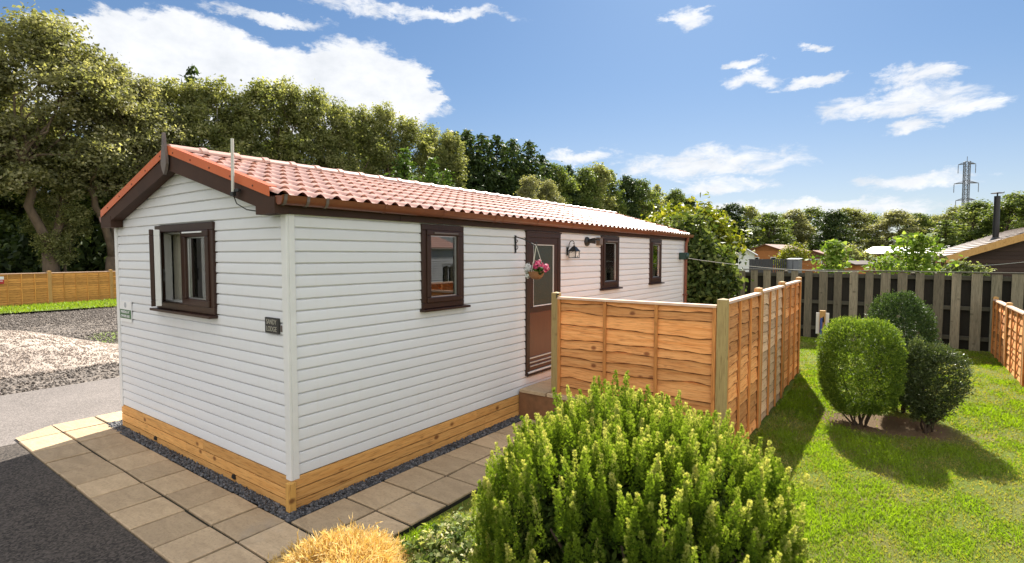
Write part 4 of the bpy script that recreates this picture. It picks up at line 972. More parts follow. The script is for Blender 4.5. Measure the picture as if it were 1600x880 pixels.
# ------------------------------------------------------------------ foliage builders
def quads_from(P, Nn, size, rs, aspect=1.7, fold=0.25):
    """leaf quads at P facing Nn"""
    n = len(P); h = rs.normal(size=(n, 3)); t1 = np.cross(Nn, h); t1 /= np.linalg.norm(t1, axis=1)[:, None]+1e-9; t2 = np.cross(Nn, t1)
    s = (size*(0.6+0.8*rs.random(n)))[:, None]
    a, b, c, d = P-t1*s*aspect/2, P+t2*s/2+Nn*s*fold, P+t1*s*aspect/2, P-t2*s/2+Nn*s*fold
    return np.stack([a, b, c, d], 1).reshape(-1, 3)
def unit(a): return a/(np.linalg.norm(a, axis=-1, keepdims=True)+1e-9)
def crown(rs, lobes, nclump, per, csig, size, shell=(0.55, 1.0), upb=0.35, droop=0.0, aspect=1.7):
    """lobes: list of (cx,cy,cz,rx,ry,rz); returns verts, var"""
    lb = np.array(lobes); vol = (lb[:, 3]*lb[:, 4]*lb[:, 5])**0.7; k = rs.choice(len(lb), nclump, p=vol/vol.sum())
    d = unit(rs.normal(size=(nclump, 3))); d[:, 2] = np.where(d[:, 2] < -0.35, -d[:, 2]*0.6, d[:, 2])
    r = shell[0]+(shell[1]-shell[0])*rs.random(nclump)**0.6
    C = lb[k, :3]+lb[k, 3:]*d*r[:, None]; cvar = rs.random(nclump)
    off = rs.normal(size=(nclump, per, 3))*csig*(0.6+0.8*rs.random((nclump, 1, 1))); off[..., 2] *= 0.7
    if droop: off[..., 2] -= np.abs(rs.normal(size=(nclump, per)))*droop
    P = (C[:, None]+off).reshape(-1, 3)
    Nn = unit(np.repeat(d, per, 0)*0.55+rs.normal(size=(nclump*per, 3))*0.75+np.array((0, 0, upb)))
    var = np.clip(0.55*np.repeat(cvar, per)+0.45*rs.random(nclump*per), 0, 1)
    return quads_from(P, Nn, size, rs, aspect), var, C
def leaf_mesh(name, V, var): return np_mesh(name, V, np.arange(len(V)), 4, var)
def limb_path(a, b, rs, n=6, wob=0.12):
    a, b = np.array(a, float), np.array(b, float); L_ = np.linalg.norm(b-a); pts = []
    for i in range(n+1):
        f = i/n; p = a+(b-a)*f; p = p+rs.normal(size=3)*wob*L_*0.25*math.sin(math.pi*f); p[2] += 0.06*L_*math.sin(math.pi*f); pts.append(p)
    return pts

# leaf colours
m_lf_birch = leaf_mat('olive_leaves', (0.105, 0.125, 0.045), (0.260, 0.275, 0.105), (0.45, 0.43, 0.21), 0.52)
m_lf_grey = leaf_mat('greyish_willow_leaves', (0.105, 0.115, 0.055), (0.270, 0.270, 0.130), (0.47, 0.44, 0.26), 0.52)
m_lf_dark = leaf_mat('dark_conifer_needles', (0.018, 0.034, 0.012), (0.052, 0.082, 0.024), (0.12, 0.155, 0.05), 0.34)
m_lf_green = leaf_mat('mid_green_leaves', (0.060, 0.090, 0.024), (0.150, 0.195, 0.052), (0.29, 0.31, 0.10), 0.48)
m_lf_pine = leaf_mat('bright_pine_needles', (0.045, 0.085, 0.015), (0.10, 0.17, 0.03), (0.17, 0.24, 0.06), 0.35)
m_lf_yel = leaf_mat('yellow_green_leaves', (0.10, 0.13, 0.012), (0.20, 0.22, 0.02), (0.34, 0.31, 0.05), 0.45)
m_lf_shrub = leaf_mat('glossy_shrub_leaves', (0.026, 0.048, 0.012), (0.085, 0.118, 0.028), (0.27, 0.30, 0.10), 0.42, 0.6, 0.2)

PROTO = {}
def proto(kind, k):
    """build a tree prototype (unit placed at the origin, real size); returns (trunk mesh, crown mesh, height)"""
    key = (kind, k)
    if key in PROTO: return PROTO[key]
    rs = np.random.default_rng(abs(hash(kind)) % 1000*0+sum(map(ord, kind))*31+k)
    lobes = []; tr = MB(); H = 14.0
    if kind in ('willow', 'birch', 'broad'):
        n = {'willow': 17, 'birch': 13, 'broad': 14}[kind]; Rm = {'willow': 3.6, 'birch': 2.5, 'broad': 3.7}[kind]; zb = {'willow': 5.6, 'birch': 3.2, 'broad': 2.6}[kind]
        if kind == 'willow':
            base = [(0, 0, -0.3), (0.05, 0.1, 1.4), (0.1, 0.1, 2.5)]
            tr.tube(base, [0.42, 0.33, 0.30], 10)
            forks = [((0.1, 0.1, 2.4), (-1.0, 0.3, 6.5)), ((0.1, 0.1, 2.4), (1.1, -0.2, 6.8))]
            for a, b in forks: tr.tube(limb_path(a, b, rs, 6, 0.10), np.linspace(0.22, 0.13, 7), 8)
            ends = [np.array(f[1]) for f in forks]
        else:
            th = 0.62*H; pts = limb_path((0, 0, -0.3), (rs.normal()*0.5, rs.normal()*0.5, th), rs, 8, 0.12)
            tr.tube(pts, np.linspace(0.24 if kind == 'broad' else 0.16, 0.07, 9), 8); ends = [pts[3], pts[5], pts[7]]
        for i in range(n):
            f = (i+0.5)/n; z = zb+(H-zb-1.0)*f; prof = math.sin(math.pi*min(1, 0.18+f*0.80))**0.7*Rm
            a = i*2.4+rs.normal()*0.5; r = prof*rs.uniform(0.35, 0.72)
            c = np.array((math.cos(a)*r, math.sin(a)*r, z)); s = rs.uniform(0.95, 1.6)*(Rm/3.4)*(1.0 if kind != 'birch' else 1.05)
            lobes.append((*c, s, s, s*(1.0 if kind != 'birch' else 1.35)))
            e = min(ends, key=lambda q: abs(q[2]-(z-1.5))); tr.tube(limb_path(e, c, rs, 5, 0.25), np.linspace(0.075, 0.02, 6), 5)
        lobes.append((0, 0, H-0.9, 0.9, 0.9, 1.1))
        cfg = {'willow': (560, 50, 0.26, 0.105), 'birch': (400, 54, 0.22, 0.105), 'broad': (420, 36, 0.34, 0.18)}[kind]
        V, var, C = crown(rs, lobes, cfg[0], cfg[1], cfg[2], cfg[3], (0.45, 1.05), 0.35, 0.22 if kind == 'birch' else 0.0)
    elif kind in ('conifer', 'pine', 'spire'):
        Rm = {'conifer': 3.3, 'pine': 2.4, 'spire': 1.5}[kind]
        tr.tube([(0, 0, -0.3), (0.05, 0, H*0.5), (0, 0, H*0.96)], [0.25, 0.15, 0.04], 8)
        Ps, Ns, vs = [], [], []
        nlev = 26
        for i in range(nlev):
            f = i/(nlev-1); z = 1.2+(H-1.4)*f; rad = Rm*(1-f)**(0.5 if kind == 'conifer' else 0.75)*(0.7+0.55*rs.random())+0.18
            nb_ = max(4, int(10*(1-f))+4)
            for j in range(nb_):
                a = j*6.283/nb_+rs.random()*0.9; rr = rad*rs.uniform(0.7, 1.1); v0 = rs.random(); m_ = int(22*rr/1.5)+8
                t_ = rs.random(m_)**0.6; sw = rs.normal(size=(m_, 3))*np.array((0.16, 0.16, 0.10))*(0.6+t_[:, None])
                base = np.stack([np.cos(a)*rr*t_, np.sin(a)*rr*t_, z+rr*(0.25*t_-0.15*t_**2)+(0.35*t_**2*rr if kind == 'pine' else 0)], -1)+sw
                Ps.append(base); Ns.append(unit(np.stack([np.full(m_, np.cos(a))*0.3, np.full(m_, np.sin(a))*0.3, np.full(m_, 0.6)], -1)+rs.normal(size=(m_, 3))*0.6)); vs.append(np.clip(0.6*v0+0.4*rs.random(m_), 0, 1))
        P, Nn, var = np.concatenate(Ps), np.concatenate(Ns), np.concatenate(vs)
        V = quads_from(P, Nn, 0.20 if kind != 'pine' else 0.17, rs, 2.4)
    tm = bpy.data.meshes.new('trunk'); tm.from_pydata(tr.v, [], tr.f); tm.update(); tm.polygons.foreach_set('use_smooth', [True]*len(tm.polygons))
    PROTO[key] = (tm, leaf_mesh('crown', V, var), H); return PROTO[key]
MATCH = {}
def with_mat(me, mat):
    k = (me.name, mat.name)
    if k not in MATCH:
        c = me.copy(); c.materials.clear(); c.materials.append(mat); MATCH[k] = c
    return MATCH[k]
def tree(name, kind, k, loc, height, width, mleaf, mbark, label, group, cat='tree', rot=None):
    tm, cm_, H = proto(kind, k)
    T = thing(name, tuple(loc), label, cat, group)
    s = height/H; T.scale = (s*width, s*width, s); T.rotation_euler = (0, 0, rnd.uniform(0, 6.28) if rot is None else rot)
    for nm, me, mt in (('trunk', tm, mbark), ('crown', cm_, mleaf)):
        o = bpy.data.objects.new(nm, with_mat(me, mt)); col.objects.link(o); o.parent = T
    return T
ORD = ['first', 'second', 'third', 'fourth', 'fifth', 'sixth', 'seventh', 'eighth', 'ninth', 'tenth', 'eleventh', 'twelfth', 'thirteenth', 'fourteenth', 'fifteenth', 'sixteenth', 'seventeenth', 'eighteenth', 'nineteenth', 'twentieth']
def tl_depth(px, x=-32): return (CAM_LOC[0]-x)/(0.588-0.809*(px-800)/CAM_F)
def top_tree(name, kind, k, px, ytop, d, width, ml, mbk, label, group, zg=-0.3, rot=None, cat='tree'):
    p = at(px, ytop, d); h = p[2]-zg
    return tree(name, kind, k, (p[0], p[1], zg), h*1.01, width*14.0/h if width > 0 else -width, ml, mbk, label, group, cat, rot)
# front row of the belt, left to right
WG = 'tall trees in a belt behind the yard'
top_tree('willow_tree', 'willow', 0, -70, 40, 26.0, 1.05, m_lf_grey, m_bark, 'tall grey green tree cut by the left edge of the photo', WG, rot=1.0)
top_tree('willow_tree', 'willow', 1, 62, 42, 27.0, 1.1, m_lf_grey, m_bark, 'tallest grey green tree, with a forked trunk behind the yard fence', WG, rot=R_(-52))
top_tree('willow_tree', 'willow', 2, 165, 98, 29.0, 1.0, m_lf_grey, m_bark, 'grey green tree right of the forked trunk, touching the lodge verge', WG, rot=2.2)
top_tree('willow_tree', 'willow', 0, 222, 132, 31.0, 0.8, m_lf_grey, m_bark, 'narrower grey green tree just left of the finial', WG, rot=4.0)
for i, (x_, y_) in enumerate([(-31, -6.5), (-27, -12.5), (-21, -17)]):
    tree('willow_tree', 'willow', i, (x_, y_, -0.3), 12.5, 1.05, m_lf_grey, m_bark, ('grey green tree out of frame on the left, mirrored in the gable window', 'second tree out of frame on the left, farther round behind the yard', 'third tree out of frame on the left, nearest the tarmac bay')[i], WG)
tree('leaning_tree', 'birch', 0, at(88, 430, 28.0)*np.array((1, 1, 0))+np.array((0, 0, -0.3)), 8.5, 1.0, m_lf_birch, m_bark, 'smaller tree with a leaning trunk right of the forked one', WG, rot=0.7)
top_tree('spire_conifer', 'spire', 0, 298, 112, 45, 1.0, m_lf_dark, m_barkd, 'dark spire of a conifer poking up behind the birches', 'dark conifers')
bl = [(262, 122), (300, 138), (338, 126), (378, 142), (416, 136), (452, 128), (490, 146), (526, 152), (562, 164), (598, 172), (634, 182), (672, 190), (700, 214)]
for i, (px, yt) in enumerate(bl):
    d = tl_depth(px, -31.5); d = max(d, 33)
    top_tree('birch_tree', 'birch', i % 4, px, yt+(6, -8, 4, 9, -6, 0, -3, 8)[i % 8], d, (1.0, 0.82, 1.12, 0.95, 1.2, 0.88)[i % 6], m_lf_birch, m_birch if i in (1, 2) else m_bark, ORD[i]+' olive green birch from the left above the lodge roof', 'birches behind the lodge')
for i, (px, yt, wdt) in enumerate([(632, 236, 0.75), (676, 250, 0.6), (700, 268, 0.45)]):
    top_tree('pine_tree', 'pine', i, px, yt, 41+i, wdt*1.3, m_lf_pine, m_barkd, ('largest', 'middle', 'smallest')[i]+' of three bright green young pines behind the roof', 'young pines behind the roof')
for i, (px, yt) in enumerate([(708, 210), (728, 206), (752, 214), (776, 216), (800, 220), (826, 224), (846, 246)]):
    top_tree('dark_conifer', 'conifer', i % 3, px, yt, tl_depth(px, -33), 1.15, m_lf_dark, m_barkd, ORD[i]+' dark evergreen from the left beyond the middle of the roof', 'dark conifers')
for i, (px, yt) in enumerate([(826, 276), (858, 284)]):
    top_tree('small_birch', 'birch', i+1, px, yt, tl_depth(px, -26), 0.9, m_lf_grey, m_birch, ('larger', 'smaller')[i]+' pale bushy tree in front of the dark evergreens', 'pale bushy trees before the evergreens')
ml = [(868, 264), (888, 260), (910, 268), (932, 262), (956, 268), (980, 280), (1004, 286), (1026, 290), (1052, 300), (1078, 314)]
for i, (px, yt) in enumerate(ml):
    top_tree('broadleaf_tree', 'broad' if i % 3 != 1 else 'conifer', i % 3, px, yt, tl_depth(px, -33), 1.05, (m_lf_green, m_lf_dark, m_lf_green, m_lf_birch)[i % 4], m_barkd, ORD[i]+' mid green tree from the left beyond the far end of the roof', 'mid green trees past the roof')
# second row, deeper in the belt
i = 0
for px in list(range(-120, 1060, 62)):
    d = max(tl_depth(px, -38), 36); i += 1
    top_tree('inner_tree', ('broad', 'conifer')[i % 2], i % 3, px, (150+max(0, px)*0.10+30*(i % 3)) if px < 640 else (225+(px-640)*0.2), d, 1.1, m_lf_dark if i % 2 else m_lf_green, m_barkd, 'shadowy tree in the depth of the belt, '+ORD[i-1]+' from the left', 'shadowy trees deep in the belt')
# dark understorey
mesh_u = {}
def bush(name, k, loc, rx, ry, rz, mat, label, cat='shrub', group=None, dens=1.0, size=0.12, stemmat=None, sizez=None, shell=(0.55, 1.03), csig=0.12, per=22):
    rs = np.random.default_rng(900+k)
    lob = [(0, 0, rz*0.95, rx*0.72, ry*0.72, rz*0.95)]
    for j in range(9):
        a = j*0.7+rs.random(); f = rs.uniform(0.35, 0.95)
        lob.append((math.cos(a)*rx*0.5, math.sin(a)*ry*0.5, rz*(0.35+f), rx*rs.uniform(0.35, 0.5), ry*rs.uniform(0.35, 0.5), rz*rs.uniform(0.35, 0.55)))
    ncl = int(330*dens); V, var, C = crown(rs, lob, ncl, per, csig*max(rx, rz), size, shell, 0.4)
    V[:, 2] = np.maximum(V[:, 2], 0.02)
    T = thing(name, tuple(loc), label, cat, group)
    link_mesh('foliage', leaf_mesh('foliage', V, var), mat, T)
    st = MB()
    for j in range(7):
        c = C[rs.integers(len(C))]*0.8; st.tube(limb_path((rs.normal()*0.05*rx, rs.normal()*0.05*ry, -0.1), c, rs, 5, 0.3), np.linspace(0.03*rx+0.006, 0.006, 6), 6)
    me = bpy.data.meshes.new('stems'); me.from_pydata(st.v, [], st.f); me.update(); link_mesh('stems', me, stemmat or m_barkd, T, True)
    return T
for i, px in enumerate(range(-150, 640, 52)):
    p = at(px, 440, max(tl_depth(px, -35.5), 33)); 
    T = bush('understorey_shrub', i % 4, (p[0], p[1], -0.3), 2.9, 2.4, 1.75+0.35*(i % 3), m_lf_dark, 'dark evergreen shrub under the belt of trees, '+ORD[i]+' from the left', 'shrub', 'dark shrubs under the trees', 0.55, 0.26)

# pale and red roofed caravans glimpsed between the trunks
m_cvw = simple('white_caravan_side', (0.75, 0.76, 0.76), 0.4); m_redr = simple('red_roof_sheet', (0.60, 0.02, 0.03), 0.4, (0.5, 0.015, 0.03), 3)
def caravan(name, p, yaw, ln, wd, hh, mwall, mroof, label):
    T = thing(name, tuple(p), label, 'caravan', 'caravans beyond the trees'); T.rotation_euler = (0, 0, yaw)
    def bl(m, nm, mt):
        me = bpy.data.meshes.new(nm); me.from_pydata(m.v, [], m.f); me.update(); return link_mesh(nm, me, mt, T)
    m = MB(); m.box(-ln/2, ln/2, -wd/2, wd/2, 0.4, hh)
    m.add([(-ln/2, -wd/2, hh), (-ln/2, wd/2, hh), (-ln/2, 0, hh+0.5)], [(0, 1, 2)]); m.add([(ln/2, -wd/2, hh), (ln/2, wd/2, hh), (ln/2, 0, hh+0.5)], [(0, 1, 2)]); bl(m, 'body', mwall)
    m = MB()
    for s in (-1, 1): m.hexa([(-ln/2-0.15, s*(wd/2+0.15), hh-0.05), (ln/2+0.15, s*(wd/2+0.15), hh-0.05), (ln/2+0.15, 0, hh+0.55), (-ln/2-0.15, 0, hh+0.55), (-ln/2-0.15, s*(wd/2+0.15), hh), (ln/2+0.15, s*(wd/2+0.15), hh), (ln/2+0.15, 0, hh+0.6), (-ln/2-0.15, 0, hh+0.6)])
    bl(m, 'roof', mroof)
    for u in np.arange(-ln/2+1, ln/2-1, 2.2):
        m = MB(); m.box(u, u+1.2, -wd/2-0.03, -wd/2-0.002, 1.3, 2.1); bl(m, 'window', m_glassdark)
    m = MB(); m.box(-ln/2+0.1, ln/2-0.1, -wd/2+0.1, wd/2-0.1, -0.2, 0.395); bl(m, 'underskirt', m_barkd)
m_glassdark = simple('dark_window_glass', (0.02, 0.022, 0.025), 0.08)
p = at(18, 395, 40); caravan('static_caravan', (p[0], p[1], 0.2), R_(62), 7, 3, 3.0, m_cvw, m_cvw, 'white caravan glimpsed between the trunks at the left edge')
p = at(125, 395, 44); caravan('static_caravan', (p[0], p[1], 0.3), R_(60), 7.5, 3, 3.0, m_lodgeb, m_redr, 'red roofed caravan glimpsed between the trunks right of the forked tree')

# far belt on the right
fb = [(1108, 332), (1138, 324), (1172, 326), (1205, 338), (1238, 332), (1268, 328), (1300, 334), (1330, 330), (1362, 338), (1398, 334), (1430, 338), (1462, 340), (1496, 328), (1530, 330), (1570, 330), (1612, 326)]
for i, (px, yt) in enumerate(fb):
    d = 118+10*(i % 3)
    top_tree('distant_tree', 'broad', (i*2) % 3, px, yt-2, d, 1.45+0.25*(i % 2), (m_lf_green, m_lf_dark, m_lf_birch, m_lf_green, m_lf_grey)[i % 5], m_barkd, ORD[i]+' distant tree from the left in the belt on the right', 'distant trees on the right', -1.0)
for i in range(12):
    p = at(1090+i*48, 385, 128); bush('distant_bush', i % 4, (p[0], p[1], -1), 5.0, 4.0, 2.2, m_lf_dark, ORD[i]+' dark bush from the left below the distant belt', 'shrub', 'dark bushes below the distant trees', 0.5, 0.42)
for i, (px, yt, d, wdt) in enumerate([(1530, 318, 72, 1.1), (1585, 304, 66, 1.1), (1628, 312, 70, 1.1)]):
    top_tree('sycamore_tree', 'broad', i, px, yt, d, wdt, m_lf_green, m_barkd, ('broad dark tree left of the black flue', 'broad dark tree behind the black flue', 'broad dark tree cut by the right edge')[i], 'broad trees behind the brown lodge', -0.8)
top_tree('feathery_conifer', 'pine', 1, 1478, 346, 45, 0.9, m_lf_green, m_barkd, 'soft light green conifer left of the brown lodge roof', 'single conifers', -0.5)

# pylon ------------------------------------------------------------------
m_steel = simple('pylon_steel', (0.14, 0.14, 0.15), 0.6)
D = 420.0; pb = at(1505, 399, D); PXM = D/CAM_F
ztop = at(1505, 254, D)[2]; zat = lambda y: at(1505, y, D)[2]
T = thing('electricity_pylon', (pb[0], pb[1], -2), 'grey lattice electricity pylon standing far beyond the right trees', 'pylon')
T.rotation_euler = (0, 0, YAW+math.atan(705/CAM_F)+R_(12)); m = MB()
def hw(z): return 1.6+3.2*max(0, (zat(340)-z)/(zat(340)+2))**1.3
zs = list(np.linspace(-2, zat(340), 7))+list(np.linspace(zat(340), ztop, 13))[1:]
cor = lambda z: [(sx*hw(z), sy*hw(z), z+2) for sx, sy in ((-1, -1), (1, -1), (1, 1), (-1, 1))]
for a, b2 in zip(zs[:-1], zs[1:]):
    A, B = cor(a), cor(b2)
    for k in range(4):
        m.tube([A[k], B[k]], 0.28, 4, False); m.tube([A[k], B[(k+1) % 4]], 0.13, 4, False); m.tube([A[(k+1) % 4], B[k]], 0.13, 4, False); m.tube([B[k], B[(k+1) % 4]], 0.14, 4, False)
m.tube([(0, 0, ztop+2), (0, 0, zat(246)+2)], 0.2, 4)
me = bpy.data.meshes.new('tower'); me.from_pydata(m.v, [], m.f); me.update(); link_mesh('tower', me, m_steel, T)
for y, hl in ((258, 11), (287.5, 15.5), (313.5, 12.5)):
    m = MB(); z = zat(y)+2; Lh = hl*PXM
    for s in (-1, 1):
        for sy in (-1, 1):
            m.tube([(s*1.5, sy*1.5, z+0.4), (s*Lh, 0, z)], 0.28, 4); m.tube([(s*1.5, sy*1.5, z+1.8), (s*Lh, 0, z)], 0.16, 4)
        for f in (0.4, 0.7): m.tube([(s*Lh*f, 0, z+0.2), (s*Lh*f, 0, z+1.3*(1-f))], 0.15, 4)
    me = bpy.data.meshes.new('cross_arm'); me.from_pydata(m.v, [], m.f); me.update(); arm = link_mesh('cross_arm', me, m_steel, T)
    for s in (-1, 1):
        m = MB(); m.lathe((s*Lh, 0, z-7.2), [(0.12, 0)]+[(0.32 if j % 2 else 0.16, 0.5+j*0.5) for j in range(12)]+[(0.1, 7.0)], 6)
        me = bpy.data.meshes.new('insulator'); me.from_pydata(m.v, [], m.f); me.update(); link_mesh('insulator', me, m_steel, arm)

# ------------------------------------------------------------------ neighbouring lodges and sheds beyond the fence
def local(T):
    def f(m, nm, mt, parent=None, bevel=0, smooth=False):
        me = bpy.data.meshes.new(nm); me.from_pydata(m.v, [], m.f); me.update()
        a = me.attributes.new('var', 'FLOAT', 'FACE'); a.data.foreach_set('value', m.var)
        o = link_mesh(nm, me, mt, parent or T, smooth)
        if bevel: q = o.modifiers.new('bevel', 'BEVEL'); q.width = bevel; q.segments = 2
        return o
    return f
m_shing = simple('brown_shingles', (0.17, 0.115, 0.085), 0.6, (0.11, 0.075, 0.055), 9, stretch=(1, 1, 6), bmp=0.4)
# brown lodge on the right: gable towards the viewer
p = at(1487, 400, 23.5); gx, gy = p[0], p[1]
T = thing('brown_lodge', (gx, gy, -0.2), 'dark brown timber lodge with shingle roof and black flue at the right edge', 'lodge', 'neighbouring lodges'); T.rotation_euler = (0, 0, R_(2))
lb = local(T); wdt, ln, ev = 7.4, 11.0, 2.35; rise = 1.35
m = MB(); z = 0.1; k = 0
while z < ev+rise:
    half0 = wdt/2-0.35 if z < ev else max(0, (ev+rise-z)/rise*(wdt/2-0.35)); c = wdt/2
    if half0 > 0.05: m.hexa([(c-half0, 0.0, z), (c+half0, 0.0, z), (c+half0, 0.05, z), (c-half0, 0.05, z), (c-half0, 0.022, z+0.17), (c+half0, 0.022, z+0.17), (c+half0, 0.05, z+0.17), (c-half0, 0.05, z+0.17)])
    z += 0.172
lb(m, 'gable_boards', m_lodgeb)
m = MB(); m.box(0.35, 0.42, 0.06, ln, 0, ev); m.box(wdt-0.42, wdt-0.35, 0.06, ln, 0, ev); m.box(0.45, wdt-0.45, ln-0.1, ln, 0, ev); wl = lb(m, 'side_walls', m_lodgeo)
for y in (0.7, 2.3, 4.4, 6.6):
    m = MB(); m.box(0.31, 0.349, y, y+1.0, 0.95, 2.05); wn = lb(m, 'window', m_brown); m = MB(); m.box(0.30, 0.309, y+0.1, y+0.9, 1.05, 1.95); lb(m, 'pane', m_glassdark, wn)
m = MB(); m.box(0.25, 0.349, 1.75, 2.2, 0.1, ev-0.05); lb(m, 'porch_post', m_lodgeo)
m = MB(); rw = 14
for s in (0, 1):
    for r in range(rw):
        f0, f1 = r/rw, (r+1.08)/rw
        X = lambda f: wdt/2+(1 if s else -1)*(wdt/2+0.25)*(1-f)
        Z = lambda f: ev-0.08+(rise+0.16)*f
        m.hexa([(X(f0), -0.42, Z(f0)+0.015), (X(f1), -0.42, Z(f1)-0.02), (X(f1), ln+0.3, Z(f1)-0.02), (X(f0), ln+0.3, Z(f0)+0.015), (X(f0), -0.42, Z(f0)+0.06), (X(f1), -0.42, Z(f1)+0.01), (X(f1), ln+0.3, Z(f1)+0.01), (X(f0), ln+0.3, Z(f0)+0.06)])
rf = lb(m, 'roof', m_shing)
for s in (0, 1):
    m = MB(); X0, X1 = (wdt/2-(wdt/2+0.22), wdt/2) if not s else (wdt/2+(wdt/2+0.22), wdt/2)
    m.hexa([(X0, -0.455, ev-0.36), (X1, -0.455, ev+rise-0.2), (X1, -0.423, ev+rise-0.2), (X0, -0.423, ev-0.36), (X0, -0.455, ev-0.05), (X1, -0.455, ev+rise+0.11), (X1, -0.423, ev+rise+0.11), (X0, -0.423, ev-0.05)]); lb(m, 'bargeboard', m_postOr, rf)
m = MB(); m.tube([(-0.1, -0.4, ev-0.06), (-0.1, ln, ev-0.06)], 0.06, 8); lb(m, 'gutter', m_black, rf)
m = MB(); fx, fy = 1.75, 2.2; fz = ev+rise*(fx/(wdt/2)); m.tube([(fx, fy, fz-0.1), (fx, fy, fz+2.05)], 0.115, 14); m.lathe((fx, fy, fz-0.05), [(0.22, 0), (0.2, 0.1), (0.13, 0.22)], 14); m.tube([(fx, fy, fz+2.05), (fx, fy, fz+2.17)], 0.03, 6); m.lathe((fx, fy, fz+2.17), [(0.24, 0), (0.24, 0.02), (0.05, 0.06)], 14); lb(m, 'flue', m_black, rf, smooth=False)

def cabin(px, py, d, yaw, wd, ln, ev, rise, mwall, mroof, label, name='timber_cabin', cat='cabin', win=True, zg=-0.3, group='neighbouring lodges'):
    p = at(px, py, d); T = thing(name, (p[0], p[1], zg), label, cat, group); T.rotation_euler = (0, 0, yaw); lb = local(T)
    m = MB(); m.box(-wd/2, wd/2, 0, ln, 0, ev); m.add([(-wd/2, 0, ev), (wd/2, 0, ev), (0, 0, ev+rise)], [(0, 1, 2)]); m.add([(wd/2, ln, ev), (-wd/2, ln, ev), (0, ln, ev+rise)], [(0, 1, 2)]); lb(m, 'walls', mwall)
    m = MB()
    for s in (-1, 1):
        a = wd/2+0.3; zz = ev-0.3*rise/(wd/2)
        m.hexa([(s*a, -0.4, zz+0.01), (0, -0.4, ev+rise+0.01), (0, ln+0.3, ev+rise+0.01), (s*a, ln+0.3, zz+0.01), (s*a, -0.4, zz+0.1), (0, -0.4, ev+rise+0.1), (0, ln+0.3, ev+rise+0.1), (s*a, ln+0.3, zz+0.1)])
    lb(m, 'roof', mroof)
    if win:
        for u in (-wd*0.28, wd*0.22):
            m = MB(); m.box(u-0.4, u+0.4, -0.05, -0.003, 1.0, 2.0); wn = lb(m, 'window', m_white); m = MB(); m.box(u-0.32, u+0.32, -0.06, -0.0505, 1.08, 1.92); lb(m, 'pane', m_glassdark, wn)
        for y in np.arange(0.8, ln-1, 2.0):
            m = MB(); m.box(-wd/2-0.05, -wd/2-0.003, y, y+0.9, 1.0, 2.0); wn = lb(m, 'window', m_white); m = MB(); m.box(-wd/2-0.06, -wd/2-0.0505, y+0.08, y+0.82, 1.08, 1.92); lb(m, 'pane', m_glassdark, wn)
    return T
m_greyroof = simple('pale_grey_roof', (0.42, 0.42, 0.43), 0.5, (0.36, 0.36, 0.37), 2)
m_rbrick = wood('red_brown_boards', (0.20, 0.085, 0.055), (0.15, 0.065, 0.045), (0.08, 0.035, 0.025), (1, 1, 9), 0.7, 0.1, 0.3, 2)
cabin(1197, 399, 66, R_(-14), 4.4, 7, 2.75, 0.75, m_lodgeo, m_rbrick, 'small orange timber cabin with a brown roof beyond the grey fence', zg=-0.1)
cabin(1166, 399, 58, R_(10), 1.6, 4, 2.55, 0.5, m_cvw, m_greyroof, 'narrow pale cabin end left of the orange cabin', win=False)
cabin(1272, 399, 62, R_(-20), 2.4, 3, 2.5, 0.4, m_rbrick, m_rbrick, 'little red brown hut right of the light green bush', 'timber_hut', 'hut')
cabin(1325, 399, 40, R_(-35), 1.25, 1.6, 1.75, 0.18, m_lodgeo, m_lodgeb, 'small orange shed between the leafy climbers', 'garden_shed', 'shed', False)
p = at(1400, 399, 60)
T = thing('long_lodge', (p[0], p[1], -0.3), 'long red brown lodge with a pale grey roof behind the climbers', 'lodge', 'neighbouring lodges'); T.rotation_euler = (0, 0, R_(-40)); lb = local(T)
m = MB(); m.box(-4.2, 4.6, 0, 3.4, 0, 2.55); wl = lb(m, 'walls', m_rbrick)
m = MB(); m.hexa([(-4.5, -0.3, 2.55), (4.9, -0.3, 2.55), (4.9, 1.7, 3.35), (-4.5, 1.7, 3.35), (-4.5, -0.3, 2.63), (4.9, -0.3, 2.63), (4.9, 1.7, 3.43), (-4.5, 1.7, 3.43)]); m.hexa([(-4.5, 3.7, 2.55), (4.9, 3.7, 2.55), (4.9, 1.71, 3.35), (-4.5, 1.71, 3.35), (-4.5, 3.7, 2.63), (4.9, 3.7, 2.63), (4.9, 1.71, 3.43), (-4.5, 1.71, 3.43)]); lb(m, 'roof', m_greyroof)
for u in (-3.2, -1.0, 1.2, 3.2):
    m = MB(); m.box(u, u+0.9, -0.05, -0.002, 1.0, 2.1); wn = lb(m, 'window', m_white); m = MB(); m.box(u+0.08, u+0.82, -0.06, -0.0505, 1.08, 2.02); lb(m, 'pane', m_glassdark, wn)
